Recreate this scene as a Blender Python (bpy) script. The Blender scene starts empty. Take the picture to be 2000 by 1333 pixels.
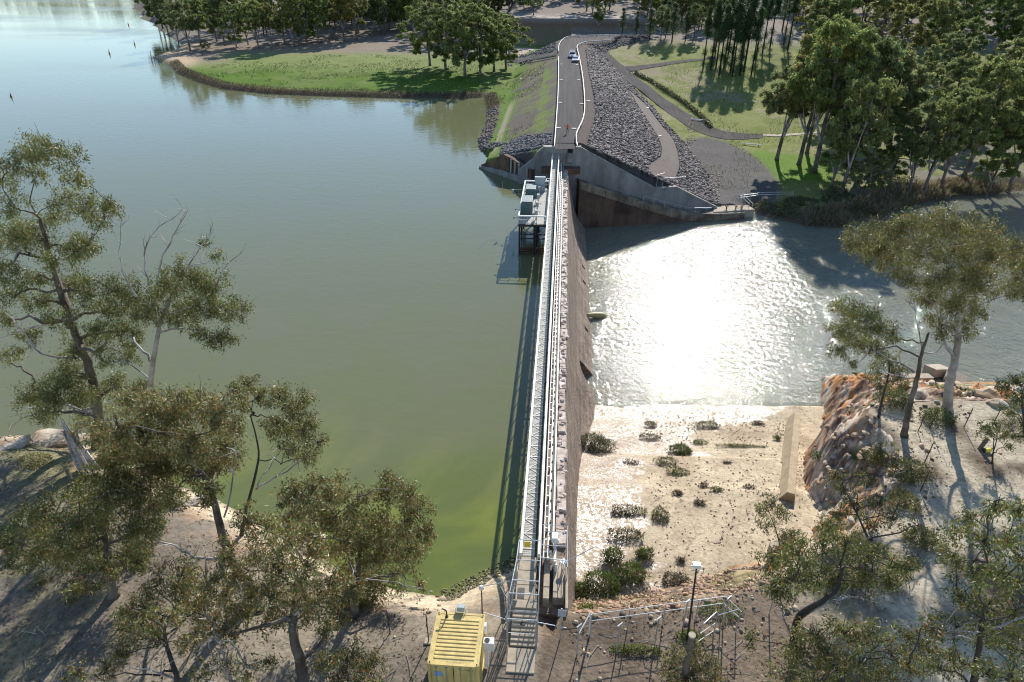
import bpy, bmesh, math, random
import numpy as np
from mathutils import Vector, Matrix, noise as mnoise
R = math.radians
scene = bpy.context.scene
C = scene.collection

# ---------------------------------------------------------------- camera, sky, sun, exposure
CZ, PITCH, YAW, FPX = 36.6, R(30), R(4.15), 1333.3      # a drone 36.6 m above the lake
cd = bpy.data.cameras.new('camera'); cam = bpy.data.objects.new('camera', cd); C.objects.link(cam)
cd.lens = 24; cd.sensor_width = 36; cd.clip_end = 6000; cd.clip_start = 0.5
cam.location = (0, 0, CZ); cam.rotation_euler = (R(90) - PITCH, 0, YAW)
scene.camera = cam

SUN_AZ, SUN_EL = R(13), R(30.5)                          # clockwise from +Y
wd = bpy.data.worlds.new('World'); scene.world = wd; wd.use_nodes = True
nt = wd.node_tree; nt.nodes.clear()
sky = nt.nodes.new('ShaderNodeTexSky'); sky.sky_type = 'NISHITA'; sky.sun_disc = False
sky.sun_elevation = SUN_EL; sky.sun_rotation = SUN_AZ; sky.altitude = 150
sky.air_density = 1.0; sky.dust_density = 0.0; sky.ozone_density = 2.0
bg = nt.nodes.new('ShaderNodeBackground'); bg.inputs[1].default_value = 0.136
ow = nt.nodes.new('ShaderNodeOutputWorld')
nt.links.new(sky.outputs[0], bg.inputs[0]); nt.links.new(bg.outputs[0], ow.inputs[0])
sl = bpy.data.lights.new('sun', 'SUN'); sl.energy = 5.0; sl.angle = R(0.53); sl.color = (1, 0.95, 0.87)
so = bpy.data.objects.new('sun', sl); C.objects.link(so)
sd_ = Vector((math.sin(SUN_AZ) * math.cos(SUN_EL), math.cos(SUN_AZ) * math.cos(SUN_EL), math.sin(SUN_EL)))
so.rotation_euler = (-sd_).to_track_quat('-Z', 'Y').to_euler(); so.location = (40, 200, 150)
vs = scene.view_settings; vs.view_transform = 'Standard'; vs.look = 'None'; vs.gamma = 1; vs.exposure = 0.48
vs.use_curve_mapping = False
scene.cycles.filter_width = 1.1; scene.cycles.max_bounces = 8; scene.cycles.transparent_max_bounces = 12

# ---------------------------------------------------------------- picture geometry of the place
_f = np.array([-math.sin(YAW) * math.cos(PITCH), math.cos(YAW) * math.cos(PITCH), -math.sin(PITCH)])
_r = np.array([math.cos(YAW), math.sin(YAW), 0.0]); _u = np.cross(_r, _f)
def ray(u, v): return _f + (u - 1000) / FPX * _r + (666.5 - v) / FPX * _u
def at(u, v, z):                                        # point of the survey picture at height z
    d = ray(u, v); t = (z - CZ) / d[2]; return np.array([0, 0, CZ]) + t * d
def atY(u, v, y):                                       # ... at distance y along the dam axis
    d = ray(u, v); t = y / d[1]; return np.array([0, 0, CZ]) + t * d
def line(pts, z): return np.array([at(u, v, z)[:2] for u, v in pts])

# ---------------------------------------------------------------- mesh helpers
class MB:
    def __init__(s): s.v = []; s.f = []; s.m = []
    def add(s, vs, fs, m=0):
        o = len(s.v); s.v += [tuple(map(float, p)) for p in vs]; s.f += [tuple(i + o for i in f) for f in fs]; s.m += [m] * len(fs); return s
    def hexa(s, p, m=0):                                 # 8 points: bottom 4 ccw, top 4 ccw
        return s.add(p, [(3, 2, 1, 0), (4, 5, 6, 7), (0, 1, 5, 4), (1, 2, 6, 5), (2, 3, 7, 6), (3, 0, 4, 7)], m)
    def box(s, x0, x1, y0, y1, z0, z1, m=0):
        return s.hexa([(x0, y0, z0), (x1, y0, z0), (x1, y1, z0), (x0, y1, z0), (x0, y0, z1), (x1, y0, z1), (x1, y1, z1), (x0, y1, z1)], m)
    def bar(s, p, q, w, h, m=0, up=(0, 0, 1)):
        p = Vector(p); q = Vector(q); d = (q - p); L = d.length
        if L < 1e-6: return s
        d /= L; up = Vector(up)
        if abs(d.dot(up)) > .99: up = Vector((0, 1, 0))
        a = d.cross(up).normalized() * w / 2; b = a.cross(d).normalized() * h / 2
        return s.hexa([p - a - b, p + a - b, q + a - b, q - a - b, p - a + b, p + a + b, q + a + b, q - a + b], m)
    def tube(s, path, rad, n=8, cap=True, m=0):
        P = [Vector(p) for p in path]; k = len(P)
        if not hasattr(rad, '__len__'): rad = [rad] * k
        vs = []; t0 = None; a = None
        for i in range(k):
            t = (P[min(i + 1, k - 1)] - P[max(i - 1, 0)])
            t = t.normalized() if t.length > 1e-9 else Vector((0, 0, 1))
            if a is None:
                a = t.cross(Vector((0, 0, 1)));
                if a.length < .05: a = t.cross(Vector((0, 1, 0)))
            a = (a - t * a.dot(t)); a = a.normalized() if a.length > 1e-6 else t.orthogonal().normalized()
            b = t.cross(a)
            for j in range(n):
                th = 2 * math.pi * j / n; vs.append(P[i] + (a * math.cos(th) + b * math.sin(th)) * rad[i])
        fs = [(i * n + j, i * n + (j + 1) % n, (i + 1) * n + (j + 1) % n, (i + 1) * n + j) for i in range(k - 1) for j in range(n)]
        if cap: fs += [tuple(range(n - 1, -1, -1)), tuple((k - 1) * n + j for j in range(n))]
        return s.add(vs, fs, m)
    def cyl(s, x, y, z0, z1, r, n=10, m=0): return s.tube([(x, y, z0), (x, y, z1)], r, n, True, m)
    def prism(s, poly, z0, z1, m=0):                     # poly ccw in xy
        n = len(poly); vs = [(p[0], p[1], z0) for p in poly] + [(p[0], p[1], z1) for p in poly]
        fs = [tuple(range(n - 1, -1, -1)), tuple(range(n, 2 * n))] + [(i, (i + 1) % n, n + (i + 1) % n, n + i) for i in range(n)]
        return s.add(vs, fs, m)
    def rock(s, c, r, rng, m=0, flat=.75):
        t = (1 + 5 ** .5) / 2
        V = [(-1, t, 0), (1, t, 0), (-1, -t, 0), (1, -t, 0), (0, -1, t), (0, 1, t), (0, -1, -t), (0, 1, -t), (t, 0, -1), (t, 0, 1), (-t, 0, -1), (-t, 0, 1)]
        F = [(0, 11, 5), (0, 5, 1), (0, 1, 7), (0, 7, 10), (0, 10, 11), (1, 5, 9), (5, 11, 4), (11, 10, 2), (10, 7, 6), (7, 1, 8), (3, 9, 4), (3, 4, 2), (3, 2, 6), (3, 6, 8), (3, 8, 9), (4, 9, 5), (2, 4, 11), (6, 2, 10), (8, 6, 7), (9, 8, 1)]
        q = Matrix.Rotation(rng.uniform(0, 6.28), 3, Vector((rng.gauss(0, 1), rng.gauss(0, 1), rng.gauss(0, 1) + .01)).normalized())
        sc = (rng.uniform(.75, 1.3), rng.uniform(.75, 1.3), rng.uniform(.6, 1.) * flat)
        vs = []
        for p in V:
            w = q @ (Vector(p) / 1.9) * rng.uniform(.78, 1.2); vs.append((c[0] + w.x * r * sc[0], c[1] + w.y * r * sc[1], c[2] + w.z * r * sc[2]))
        return s.add(vs, F, m)
    def mesh(s, name, mats, smooth=False):
        me = bpy.data.meshes.new(name); me.from_pydata(s.v, [], s.f)
        if not isinstance(mats, (list, tuple)): mats = [mats]
        for m in mats: me.materials.append(m)
        if len(mats) > 1: me.polygons.foreach_set('material_index', s.m)
        if smooth: me.polygons.foreach_set('use_smooth', [True] * len(me.polygons))
        me.update(); return me
    def build(s, name, mats, parent=None, smooth=False, bevel=0):
        return link(name, s.mesh(name, mats, smooth), parent, bevel)
def link(name, me, parent=None, bevel=0):
    o = bpy.data.objects.new(name, me); C.objects.link(o)
    if parent: o.parent = parent
    if bevel:
        b = o.modifiers.new('bevel', 'BEVEL'); b.width = bevel; b.segments = 2; b.limit_method = 'ANGLE'; b.angle_limit = R(40)
    return o
def npmesh(name, V, F, mat, cols=None, smooth=False):    # numpy arrays: V (n,3), F (m,k)
    me = bpy.data.meshes.new(name); k = F.shape[1]
    me.vertices.add(len(V)); me.vertices.foreach_set('co', np.ascontiguousarray(V, dtype=np.float32).ravel())
    me.loops.add(F.size); me.loops.foreach_set('vertex_index', np.ascontiguousarray(F, dtype=np.int32).ravel())
    me.polygons.add(len(F)); me.polygons.foreach_set('loop_start', np.arange(0, F.size, k, dtype=np.int32))
    if smooth: me.polygons.foreach_set('use_smooth', np.ones(len(F), dtype=bool))
    me.update(calc_edges=True); me.materials.append(mat)
    if cols is not None:
        a = me.color_attributes.new('Col', 'FLOAT_COLOR', 'POINT')
        c4 = np.ones((len(V), 4), np.float32); c4[:, :3] = cols; a.data.foreach_set('color', c4.ravel())
    return me
def tag(o, label, cat, group=None, kind=None):
    if label: o['label'] = label
    if cat: o['category'] = cat
    if group: o['group'] = group
    if kind: o['kind'] = kind
    return o
def empty(name, loc, label, cat, group=None, rz=0):
    o = bpy.data.objects.new(name, None); C.objects.link(o); o.location = loc; o.rotation_euler = (0, 0, rz); o.empty_display_size = .3
    return tag(o, label, cat, group)
def struct(o): o['kind'] = 'structure'; return o
def copy_tree(o, parent=None):
    c = o.copy(); C.objects.link(c)
    if parent: c.parent = parent
    for ch in o.children: copy_tree(ch, c)
    return c

# ---------------------------------------------------------------- materials
def mat(name, col, rough=.8, var=.25, scale=3., bump=.0, bscale=None, metal=0., spec=.4, streak=0., col2=None, attr=False, c2scale=None, lane=False):
    m = bpy.data.materials.new(name); m.use_nodes = True; t = m.node_tree; n = t.nodes; L = t.links
    b = n['Principled BSDF']; b.inputs['Roughness'].default_value = rough; b.inputs['Metallic'].default_value = metal
    b.inputs['Specular IOR Level'].default_value = spec
    geo = n.new('ShaderNodeNewGeometry'); pos = geo.outputs['Position']
    nz = n.new('ShaderNodeTexNoise'); nz.inputs['Scale'].default_value = scale; nz.inputs['Detail'].default_value = 6; nz.inputs['Roughness'].default_value = .65
    if lane: mp = n.new('ShaderNodeMapping'); mp.inputs['Scale'].default_value = (1.5, .035, 1); L.new(pos, mp.inputs[0]); L.new(mp.outputs[0], nz.inputs['Vector'])
    elif streak:
        mp = n.new('ShaderNodeMapping'); mp.inputs['Scale'].default_value = (1, 1, streak); L.new(pos, mp.inputs[0]); L.new(mp.outputs[0], nz.inputs['Vector'])
    else: L.new(pos, nz.inputs['Vector'])
    mr = n.new('ShaderNodeMapRange'); mr.inputs[1].default_value = .25; mr.inputs[2].default_value = .75
    mr.inputs[3].default_value = 1 - var; mr.inputs[4].default_value = 1 + var; L.new(nz.outputs[0], mr.inputs[0])
    mx = n.new('ShaderNodeMix'); mx.data_type = 'RGBA'; mx.blend_type = 'MULTIPLY'; mx.inputs[0].default_value = 1
    base = None
    if attr:
        at_ = n.new('ShaderNodeVertexColor'); at_.layer_name = 'Col'; base = at_.outputs[0]
    elif col2 is not None:
        n2 = n.new('ShaderNodeTexNoise'); n2.inputs['Scale'].default_value = c2scale or scale * .4; n2.inputs['Detail'].default_value = 5; L.new(pos, n2.inputs['Vector'])
        r2 = n.new('ShaderNodeMapRange'); r2.inputs[1].default_value = .42; r2.inputs[2].default_value = .6; L.new(n2.outputs[0], r2.inputs[0])
        m2 = n.new('ShaderNodeMix'); m2.data_type = 'RGBA'; m2.inputs['A'].default_value = (*col, 1); m2.inputs['B'].default_value = (*col2, 1); L.new(r2.outputs[0], m2.inputs[0])
        base = m2.outputs['Result']
    if base is None: mx.inputs['A'].default_value = (*col, 1)
    else: L.new(base, mx.inputs['A'])
    L.new(mr.outputs[0], mx.inputs['B']); L.new(mx.outputs['Result'], b.inputs['Base Color'])
    if bump:
        bn = n.new('ShaderNodeTexNoise'); bn.inputs['Scale'].default_value = bscale or scale * 4; bn.inputs['Detail'].default_value = 5; L.new(pos, bn.inputs['Vector'])
        bp = n.new('ShaderNodeBump'); bp.inputs['Strength'].default_value = 1; bp.inputs['Distance'].default_value = bump
        L.new(bn.outputs[0], bp.inputs['Height']); L.new(bp.outputs[0], b.inputs['Normal'])
    return m
M = {}
M['concrete'] = mat('concrete', (.36, .34, .30), .85, .25, 1.2, .01, 12, streak=.25, col2=(.28, .26, .22))
M['old_concrete'] = mat('old_concrete', (.15, .095, .065), .9, .5, .7, .02, 6, streak=.2, col2=(.085, .055, .04))
M['blue_concrete'] = mat('blue_concrete', (.25, .25, .245), .85, .35, .7, .008, 10, streak=.2, col2=(.19, .185, .175))
M['stained'] = mat('stained_concrete', (.25, .205, .15), .9, .55, .9, .015, 7, streak=.12, col2=(.12, .09, .065), c2scale=.5)
M['slab'] = mat('slab', (.40, .335, .25), .9, .25, 2.5, .008, 20)
M['white_paint'] = mat('white_paint', (.78, .76, .70), .5, .12, 2, 0)
M['galv'] = mat('galvanised_steel', (.46, .48, .49), .45, .15, 6, 0, metal=.55)
M['dark_steel'] = mat('dark_steel', (.05, .047, .045), .6, .35, 4, 0, metal=.3)
M['rust'] = mat('rusty_steel', (.10, .045, .022), .85, .45, 5, .004, 20)
M['grey_box'] = mat('grey_enamel', (.36, .40, .41), .4, .1, 2, 0)
M['green_box'] = mat('green_enamel', (.07, .12, .12), .45, .15, 2, 0)
M['white_box'] = mat('white_enamel', (.8, .8, .78), .4, .06, 2, 0)
M['black'] = mat('black_rubber', (.015, .015, .016), .6, .2, 5)
M['timber'] = mat('weathered_timber', (.16, .13, .10), .9, .4, 4, .01, 20)
M['grating'] = mat('deck_grating', (.40, .38, .33), .65, .25, 3, .01, 18)
M['yellow'] = mat('yellow_container_paint', (.60, .455, .165), .5, .28, 2.2, .004, 9, streak=.35)
M['rock_pale'] = mat('pale_rock', (.50, .43, .34), .9, .35, 1.3, .05, 4, col2=(.36, .24, .15))
M['rock_orange'] = mat('orange_rock', (.40, .25, .13), .9, .4, 1.2, .05, 4, col2=(.48, .38, .27))
M['rip'] = mat('basalt_riprap', (.105, .10, .105), .85, .55, 1.6, 0)
M['road'] = mat('gravel_road', (.066, .059, .057), .95, .45, 1.0, .01, 14, spec=.15, lane=True)
M['red_gravel'] = mat('red_gravel', (.115, .09, .078), .95, .3, .9, .01, 14)
M['crest'] = mat('crest_rubble', (.58, .50, .45), .8, .35, 2.2, .03, 7, col2=(.40, .32, .27))
M['sign_grey'] = mat('sign_plate', (.42, .42, .45), .5, .1, 5); M['blue_sign'] = mat('blue_notice', (.22, .36, .62), .5, .15, 6); M['faded'] = mat('faded_print', (.40, .33, .17), .7, .2, 9); M['dark_print'] = mat('dark_print', (.05, .04, .025), .7, .2, 9)
M['yellow_sign'] = mat('yellow_sign', (.75, .6, .06), .5, .1, 5); M['red'] = mat('red_paint', (.5, .03, .02), .5, .15, 5); M['orange'] = mat('orange_plastic', (.26, .09, .045), .5, .15, 5)
M['car_white'] = mat('white_car_paint', (.8, .8, .8), .25, .03, 2, spec=.6); M['glass'] = mat('dark_glass', (.02, .025, .03), .08, .05, 2, spec=.7)
# ---------------------------------------------------------------- the lie of the land
def _hash(ix, iy, s):
    h = (ix.astype(np.int64) * 374761393 + iy.astype(np.int64) * 668265263 + s * 974711) & 0x7fffffff
    h = ((h ^ (h >> 13)) * 1274126177) & 0x7fffffff
    return ((h ^ (h >> 16)) & 0xffff) / 65535.0
def vnoise(x, y, s=0):
    ix = np.floor(x); iy = np.floor(y); fx = x - ix; fy = y - iy
    fx = fx * fx * (3 - 2 * fx); fy = fy * fy * (3 - 2 * fy)
    a = _hash(ix, iy, s); b = _hash(ix + 1, iy, s); c = _hash(ix, iy + 1, s); d = _hash(ix + 1, iy + 1, s)
    return (a + (b - a) * fx) * (1 - fy) + (c + (d - c) * fx) * fy
def fbm(x, y, s=0, o=4):
    t = 0; a = .5; n = 0
    for i in range(o): t = t + a * vnoise(x * 2 ** i, y * 2 ** i, s + i * 7); n += a; a *= .55
    return t / n
def sdist(poly, x, y):                                   # signed distance, positive inside
    x = np.asarray(x, float); y = np.asarray(y, float); d = np.full(x.shape, 1e9); ins = np.zeros(x.shape, bool); n = len(poly)
    for i in range(n):
        ax, ay = poly[i]; bx, by = poly[(i + 1) % n]; ex, ey = bx - ax, by - ay; L = ex * ex + ey * ey + 1e-12
        t = np.clip(((x - ax) * ex + (y - ay) * ey) / L, 0, 1); d = np.minimum(d, (x - ax - t * ex) ** 2 + (y - ay - t * ey) ** 2)
        if ay != by: ins ^= ((ay > y) != (by > y)) & (x < ex * (y - ay) / (by - ay) + ax)
    return np.where(ins, 1, -1) * np.sqrt(d)
def ldist(pl, x, y):
    d = np.full(np.shape(x), 1e9)
    for i in range(len(pl) - 1):
        ax, ay = pl[i]; bx, by = pl[i + 1]; ex, ey = bx - ax, by - ay; L = ex * ex + ey * ey + 1e-12
        t = np.clip(((x - ax) * ex + (y - ay) * ey) / L, 0, 1); d = np.minimum(d, (x - ax - t * ex) ** 2 + (y - ay - t * ey) ** 2)
    return np.sqrt(d)
def ss(x, a, b): t = np.clip((x - a) / (b - a), 0, 1); return t * t * (3 - 2 * t)

POOL = -7.5
_near = line([(-900, 868), (-400, 862), (-150, 858), (0, 857), (60, 853), (130, 860), (200, 878), (350, 950), (440, 985), (520, 1030), (600, 1075), (680, 1125), (760, 1150), (870, 1168), (930, 1138), (985, 1108), (1012, 1098)], 0)
NL = np.vstack([_near, [(4, _near[-1][1]), (4, -200), (-900, -200)]])
_fsh = line([(280, -8), (290, 15), (300, 35), (320, 62), (355, 88), (340, 100), (310, 107), (296, 114), (330, 126), (345, 143), (385, 160), (430, 174), (520, 184), (620, 188), (760, 192), (880, 194), (945, 191), (952, 215), (948, 245), (935, 272), (936, 292), (962, 306), (947, 320)], 0)
FL = np.vstack([[(-2600, 760), (-1300, 900), (-700, 860), (-400, 840), (-240, 770)], _fsh, [(-14.3, 129.6), (-4.6, 119.95), (0, 119.95), (3000, 119.95), (3000, 4000), (-2600, 4000)]])
CR = np.vstack([line([(1084, 292), (1090, 150), (1090, 100), (1091, 88), (1099, 76), (1114, 70.5), (1170, 69.5), (1262, 67), (1262, 73), (1200, 78), (1165, 82), (1145, 86), (1137, 95), (1142, 140), (1151, 190), (1151, 225), (1138, 262), (1133, 285), (1131, 292)], 7)])
_wall = np.array([(1.5, 120.1), (3.2, 120.4), (35.5, 129.0)])
_bank = line([(1462, 411), (1510, 428), (1570, 440), (1640, 446), (1700, 428), (1780, 398), (1880, 383), (2000, 372), (2300, 350), (2900, 330)], POOL)
RB = np.vstack([_wall, _bank, [(3000, 300), (3000, 4000), (1.5, 4000)]])
T = np.vstack([[(0.2, 26.3)], line([(1125, 1205), (1250, 1196), (1350, 1182), (1440, 1160), (1500, 1138), (1560, 1110), (1640, 1070), (1715, 1020), (1765, 960), (1775, 900), (1740, 850), (1692, 812), (1705, 792), (1760, 786), (1850, 784), (1960, 784), (2100, 790), (2600, 800)], 3.6), [(600, -200), (0.2, -200)]])
_TP = line([(1030, 45), (1070, 44), (1130, 44), (1205, 44)], 6.5)
AP_Y = np.array([24, 30, 38, 44.5, 46, 54, 60, 63.4]); AP_Z = np.array([-1.4, -1.6, -2.2, -3.2, -3.8, -5.9, -7.25, -7.6])
LOW_Y = np.array([100, 130, 160, 200, 230, 250, 270, 290, 320, 420, 700, 1500]); LOW_Z = np.array([-6.2, -6, -5.3, -2.6, .3, 3.0, 5.2, 6.3, 7, 10, 22, 40])
def height(x, y, masks=False):
    x = np.asarray(x, float); y = np.asarray(y, float)
    snl = sdist(NL, x, y); sfl = sdist(FL, x, y); scr = sdist(CR, x, y); srb = sdist(RB, x, y); st = sdist(T, x, y); dbank = ldist(_bank, x, y)
    n1 = fbm(x * .35, y * .35, 1); n2 = fbm(x * .08, y * .08, 2); n3 = fbm(x * 1.1, y * 1.1, 3, 3)
    # near left bank
    hn = np.where(snl > 0, 3.75 * (1 - np.exp(-(np.maximum(snl, 0) / 3.2) ** 1.25)), np.maximum(.5 * snl, -5))
    hn = hn + np.where(snl > 0, (n1 - .5) * .5 * np.clip(snl, 0, 1) * ss(np.hypot(x + 4, y - 22), 4, 9) + (n3 - .5) * .5 * np.exp(-((snl - 1.5) / 1.8) ** 2), 0)
    wc = (1 - ss(np.hypot((x + 2) / 8, (y - 20) / 6), .72, 1.05)); hn = hn * (1 - wc) + 3.76 * wc
    # far left peninsula
    hf = np.where(sfl > 0, np.clip(.38 * sfl, 0, .95) + .01 * np.clip(sfl - 3, 0, 150), np.maximum(.5 * sfl, -5))
    hf = hf + np.where(sfl > 0, (n2 - .5) * 1.2 * ss(sfl, 2, 30) + ss(y, 290, 620) * 9 + ss(y, 620, 1500) * 26, 0)
    # embankment
    slope = np.where(x < 2, .44, .50)
    he = 7 + slope * np.minimum(scr, 0) + (n1 - .5) * .25 * ss(-scr, .5, 3)
    # low ground on the right
    zl = np.interp(y - .12 * np.clip(x - 30, 0, 400), LOW_Y, LOW_Z) + (n2 - .5) * .8
    zl = np.minimum(zl, POOL + .1 + .4 * dbank + (n1 - .5) * .3)
    left = np.where(y > 100, np.where(sfl > 0, np.maximum(hf, he), np.maximum(hf, -5)), hn)
    # cut face behind the road
    q = ss(y, 303.5, 305.5) * ss(x, -30, -24) * (1 - ss(x, 30, 42))
    cut = 5.8 + q * 5.6 + ss(y, 306, 420) * 5
    # near right: terrace, outcrop, apron floor
    ap = np.where(y < 63, np.interp(y, AP_Y, AP_Z) - .35, -10.)
    ap = np.where((x > 30 + .2 * (y - 40)) & (y > 45), np.maximum(ap, -10), ap)
    sl = (1.0 + .45 * ss(x, 13, 17)) * (1 - ss(x, 25, 32) * ss(y, 47, 52)) + .55 * ss(x, 25, 32) * ss(y, 47, 52)
    rug = fbm(x * .5 + y * .15, y * .5, 11, 5)
    ht = 3.7 + sl * np.minimum(st, 0) + (rug - .5) * 1.6 * ss(-st, .1, 2.) * np.where(x > 14, 1, .35) + (n3 - .5) * .4 * ss(-st, .1, 1.5) * np.where(x > 14, 1, .3)
    ht = ht + np.where(st > 0, (n1 - .5) * .2, 0)
    ht = np.where((y > 41.5) & (y < 62), ht - 5 * ss(x - (19.3 + (y - 43.2) * .362), 2.4, .7), ht)
    hr_near = np.maximum(ap, np.maximum(ht, -10))
    hr_far = np.where(srb > 0, np.maximum(he, zl), np.where(dbank < 12, np.maximum(POOL + .1 - .45 * dbank, -10), -10.))
    right = np.where(y > 95, hr_far, hr_near)
    rise = np.where(x < np.where(y < 100, .9, 1.8), left, right)
    bl = ss(y, 270, 300)                                 # beyond the road both sides run together
    far = np.maximum(np.maximum(np.where(sfl > 0, hf, -5), he), np.where(x > 1.8, zl, hf))
    rise = np.where(y > 300, far, rise)
    rise = np.where((y > 296) & (x > -34) & (x < 46), np.maximum(np.where(y > 303, cut * (q > .01) + rise * (q <= .01), rise), -9), rise)
    if masks: return rise, dict(nl=snl, fl=sfl, cr=scr, rb=srb, t=st, bank=dbank, q=q, he=he, zl=zl, n1=n1, n2=n2, n3=n3, rug=rug)
    return rise
def axis(*seg):
    out = []
    for a, b, st in seg: out.append(np.arange(a, b, st))
    return np.concatenate(out)
gx = axis((-2600, -400, 100), (-400, -190, 14), (-190, -62, 2.2), (-62, -12, .62), (-12, 40, .5), (40, 70, .9), (70, 130, 2), (130, 300, 8), (300, 2601, 100))
gy = axis((-60, 12, 4), (12, 66, .5), (66, 118, 2.0), (118, 150, .6), (150, 310, 1.3), (310, 420, 4), (420, 900, 14), (900, 3000, 100))
X_, Y_ = np.meshgrid(gx, gy); Z_, K = height(X_, Y_, True)
def hgrid(x, y):
    i = np.clip(np.searchsorted(gx, x) - 1, 0, len(gx) - 2); j = np.clip(np.searchsorted(gy, y) - 1, 0, len(gy) - 2)
    a = np.clip((x - gx[i]) / (gx[i + 1] - gx[i]), 0, 1); b = np.clip((y - gy[j]) / (gy[j + 1] - gy[j]), 0, 1)
    return (Z_[j, i] * (1 - a) + Z_[j, i + 1] * a) * (1 - b) + (Z_[j + 1, i] * (1 - a) + Z_[j + 1, i + 1] * a) * b
def hg(x, y): return float(hgrid(x, y))
def ground(u, v, tmin=15, tmax=1200):                    # where a sight line of the picture meets the ground
    d = ray(u, v); lo, hi = tmin, tmax
    for k in range(3):
        ts = np.linspace(lo, hi, 60 if k else 900) if k else np.geomspace(lo, hi, 900)
        P = np.array([0, 0, CZ])[None] + ts[:, None] * d[None]; bl = np.nonzero(P[:, 2] < hgrid(P[:, 0], P[:, 1]))[0]
        if not len(bl): return P[-1]
        i = bl[0]; lo, hi = ts[max(i - 1, 0)], ts[i]
    p = P[i].copy(); p[2] = hg(p[0], p[1]); return p
def mixc(c, col, w): return c + (np.asarray(col)[None, None] - c) * np.clip(w, 0, 1)[..., None]
col = np.zeros(X_.shape + (3,)) + np.array((.185, .155, .122))
nA = fbm(X_ * .22, Y_ * .22, 21); nB = fbm(X_ * .9, Y_ * .9, 22); nC = fbm(X_ * .05, Y_ * .05, 23)
nearL = (X_ < 0) & (Y_ < 100)
col = mixc(col, (.28, .235, .175), nearL * ss(nA, .5, .68) * .8)
col = mixc(col, (.17, .17, .075), nearL * ss(X_, -22, -34) * ss(nA, .42, .6) * .7)
col = mixc(col, (.52, .42, .29), nearL * ss(K['nl'], 4.2, 1.6) * ss(nB + .25 * nA, .42, .62))
col = mixc(col, (.30, .17, .10), nearL * ss(K['nl'], 6, 3) * ss(K['nl'], 2, 4) * ss(nB, .52, .65) * .7)
col = mixc(col, (.17, .16, .09), nearL * ss(K['nl'], .5, -.2))
nearR = (X_ >= 0) & (Y_ < 95)
col = mixc(col, (.19, .145, .105), nearR * np.ones_like(X_)); col = mixc(col, (.10, .075, .055), nearR * ss(nA, .5, .7) * .8)
col = mixc(col, (.235, .15, .095), nearR * ss(-K['t'], .2, 1.5) * ss(nB, .42, .58) * (X_ < 17)); col = mixc(col, (.11, .085, .06), nearR * ss(-K['t'], .2, 1.5) * ss(fbm(X_ * 2, Y_ * 2, 24), .5, .6) * (X_ < 17)); col = mixc(col, (.38, .29, .19), nearR * ss(-K['t'], .6, 1.5) * ss(fbm(X_ * 1.6, Y_ * 1.6, 25), .56, .62) * (X_ < 17))
col = mixc(col, (.16, .17, .05), nearR * (X_ > 8) * (X_ < 18) * ss(Y_, 24, 27) * ss(nA, .45, .62) * .35)
col = mixc(col, (.46, .395, .29), nearR * ss(X_ + .25 * (Y_ - 25), 14, 18.5) * ss(K['t'], -.3, 1.0) * ss(nA, .72, .5))
out = nearR * ss(-K['t'], -.4, .8) * ss(X_ + .3 * (Y_ - 30), 13, 17)
rk = np.zeros_like(col) + np.array((.40, .31, .24)); lay = fbm(X_ * .35 + Z_ * .5, Y_ * .35 + Z_ * .5, 31); lay2 = fbm(X_ * .8, Y_ * .8 + Z_, 32)
rk = mixc(rk, (.40, .20, .085), ss(lay, .5, .62)); rk = mixc(rk, (.19, .125, .10), ss(lay2, .52, .66)); rk = mixc(rk, (.56, .48, .40), ss(lay, .46, .34)); rk = mixc(rk, (.13, .15, .05), ss(fbm(X_ * .3, Y_ * .3, 33), .6, .68) * .7)
col = mixc(col, np.zeros(3), out * 1.0); col = col + rk * out[..., None]
fr = (Y_ > 100) & (K['fl'] > -1) & (X_ < 2) & (K['cr'] < 0)
g = np.zeros_like(col) + np.array((.095, .16, .02)); g = mixc(g, (.135, .18, .045), ss(nC, .42, .6)); g = mixc(g, (.06, .13, .012), ss(nA, .52, .68) * .9); g = mixc(g, (.25, .20, .10), ss(nB * .4 + nA * .6, .62, .72) * .6)
g = mixc(g, (.19, .225, .075), ss(Y_, 226, 250) * ss(X_, 20, -60)); g = mixc(g, (.25, .20, .15), ss(Y_, 262, 286) * ss(X_, -10, -60)); g = mixc(g, (.24, .195, .15), ss(Y_, 296, 312))
g = mixc(g, (.24, .195, .15), ss(X_ + (Y_ - 262) * .5, -118, -132) * ss(Y_, 240, 262))
g = mixc(g, (.115, .085, .055), ss(K['fl'] + 2.2 * (nB - .5), 4.2, 2.6)); g = mixc(g, (.50, .38, .25), ss(X_, -124, -136) * ss(K['fl'], 13, 6) * ss(K['fl'], .3, 1.2))
g = mixc(g, (.45, .35, .27), ss(np.hypot((X_ + 16) / 15, (Y_ - 283) / 12), 1.0, .8))
col = np.where(fr[..., None], g, col)
emb = (Y_ > 116) & (Y_ < 300) & (K['he'] > np.where(X_ < 2, .9, K['zl'] - .05)) & (K['fl'] > 0)
e = np.zeros_like(col) + np.array((.135, .115, .095)); e = mixc(e, (.16, .18, .06), ss(nA, .5, .66) * .8); e = mixc(e, (.11, .19, .025), ss(-K['cr'], 9.0, 12) * ss(nB + (nA - .5), .2, .4)); e = mixc(e, (.09, .085, .085), ss(Y_, 134, 122) * ss(-K['cr'], 13, 9))
e = mixc(e, (.14, .22, .03), ss(np.abs(-K['cr'] - 3.2 + 1.5 * (nA - .5)), 1.3, .3) * ss(nB, .4, .55) * ss(Y_, 230, 200)); e = mixc(e, (.35, .30, .20), ss(np.abs(X_ + 13.2), 1.0, .4) * ss(Y_, 188, 175) * ss(Y_, 128, 140) * .8)
er = np.zeros_like(col) + np.array((.075, .068, .068)); er = mixc(er, (.115, .09, .078), ss(K['cr'], -1.6, -.6))
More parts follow.
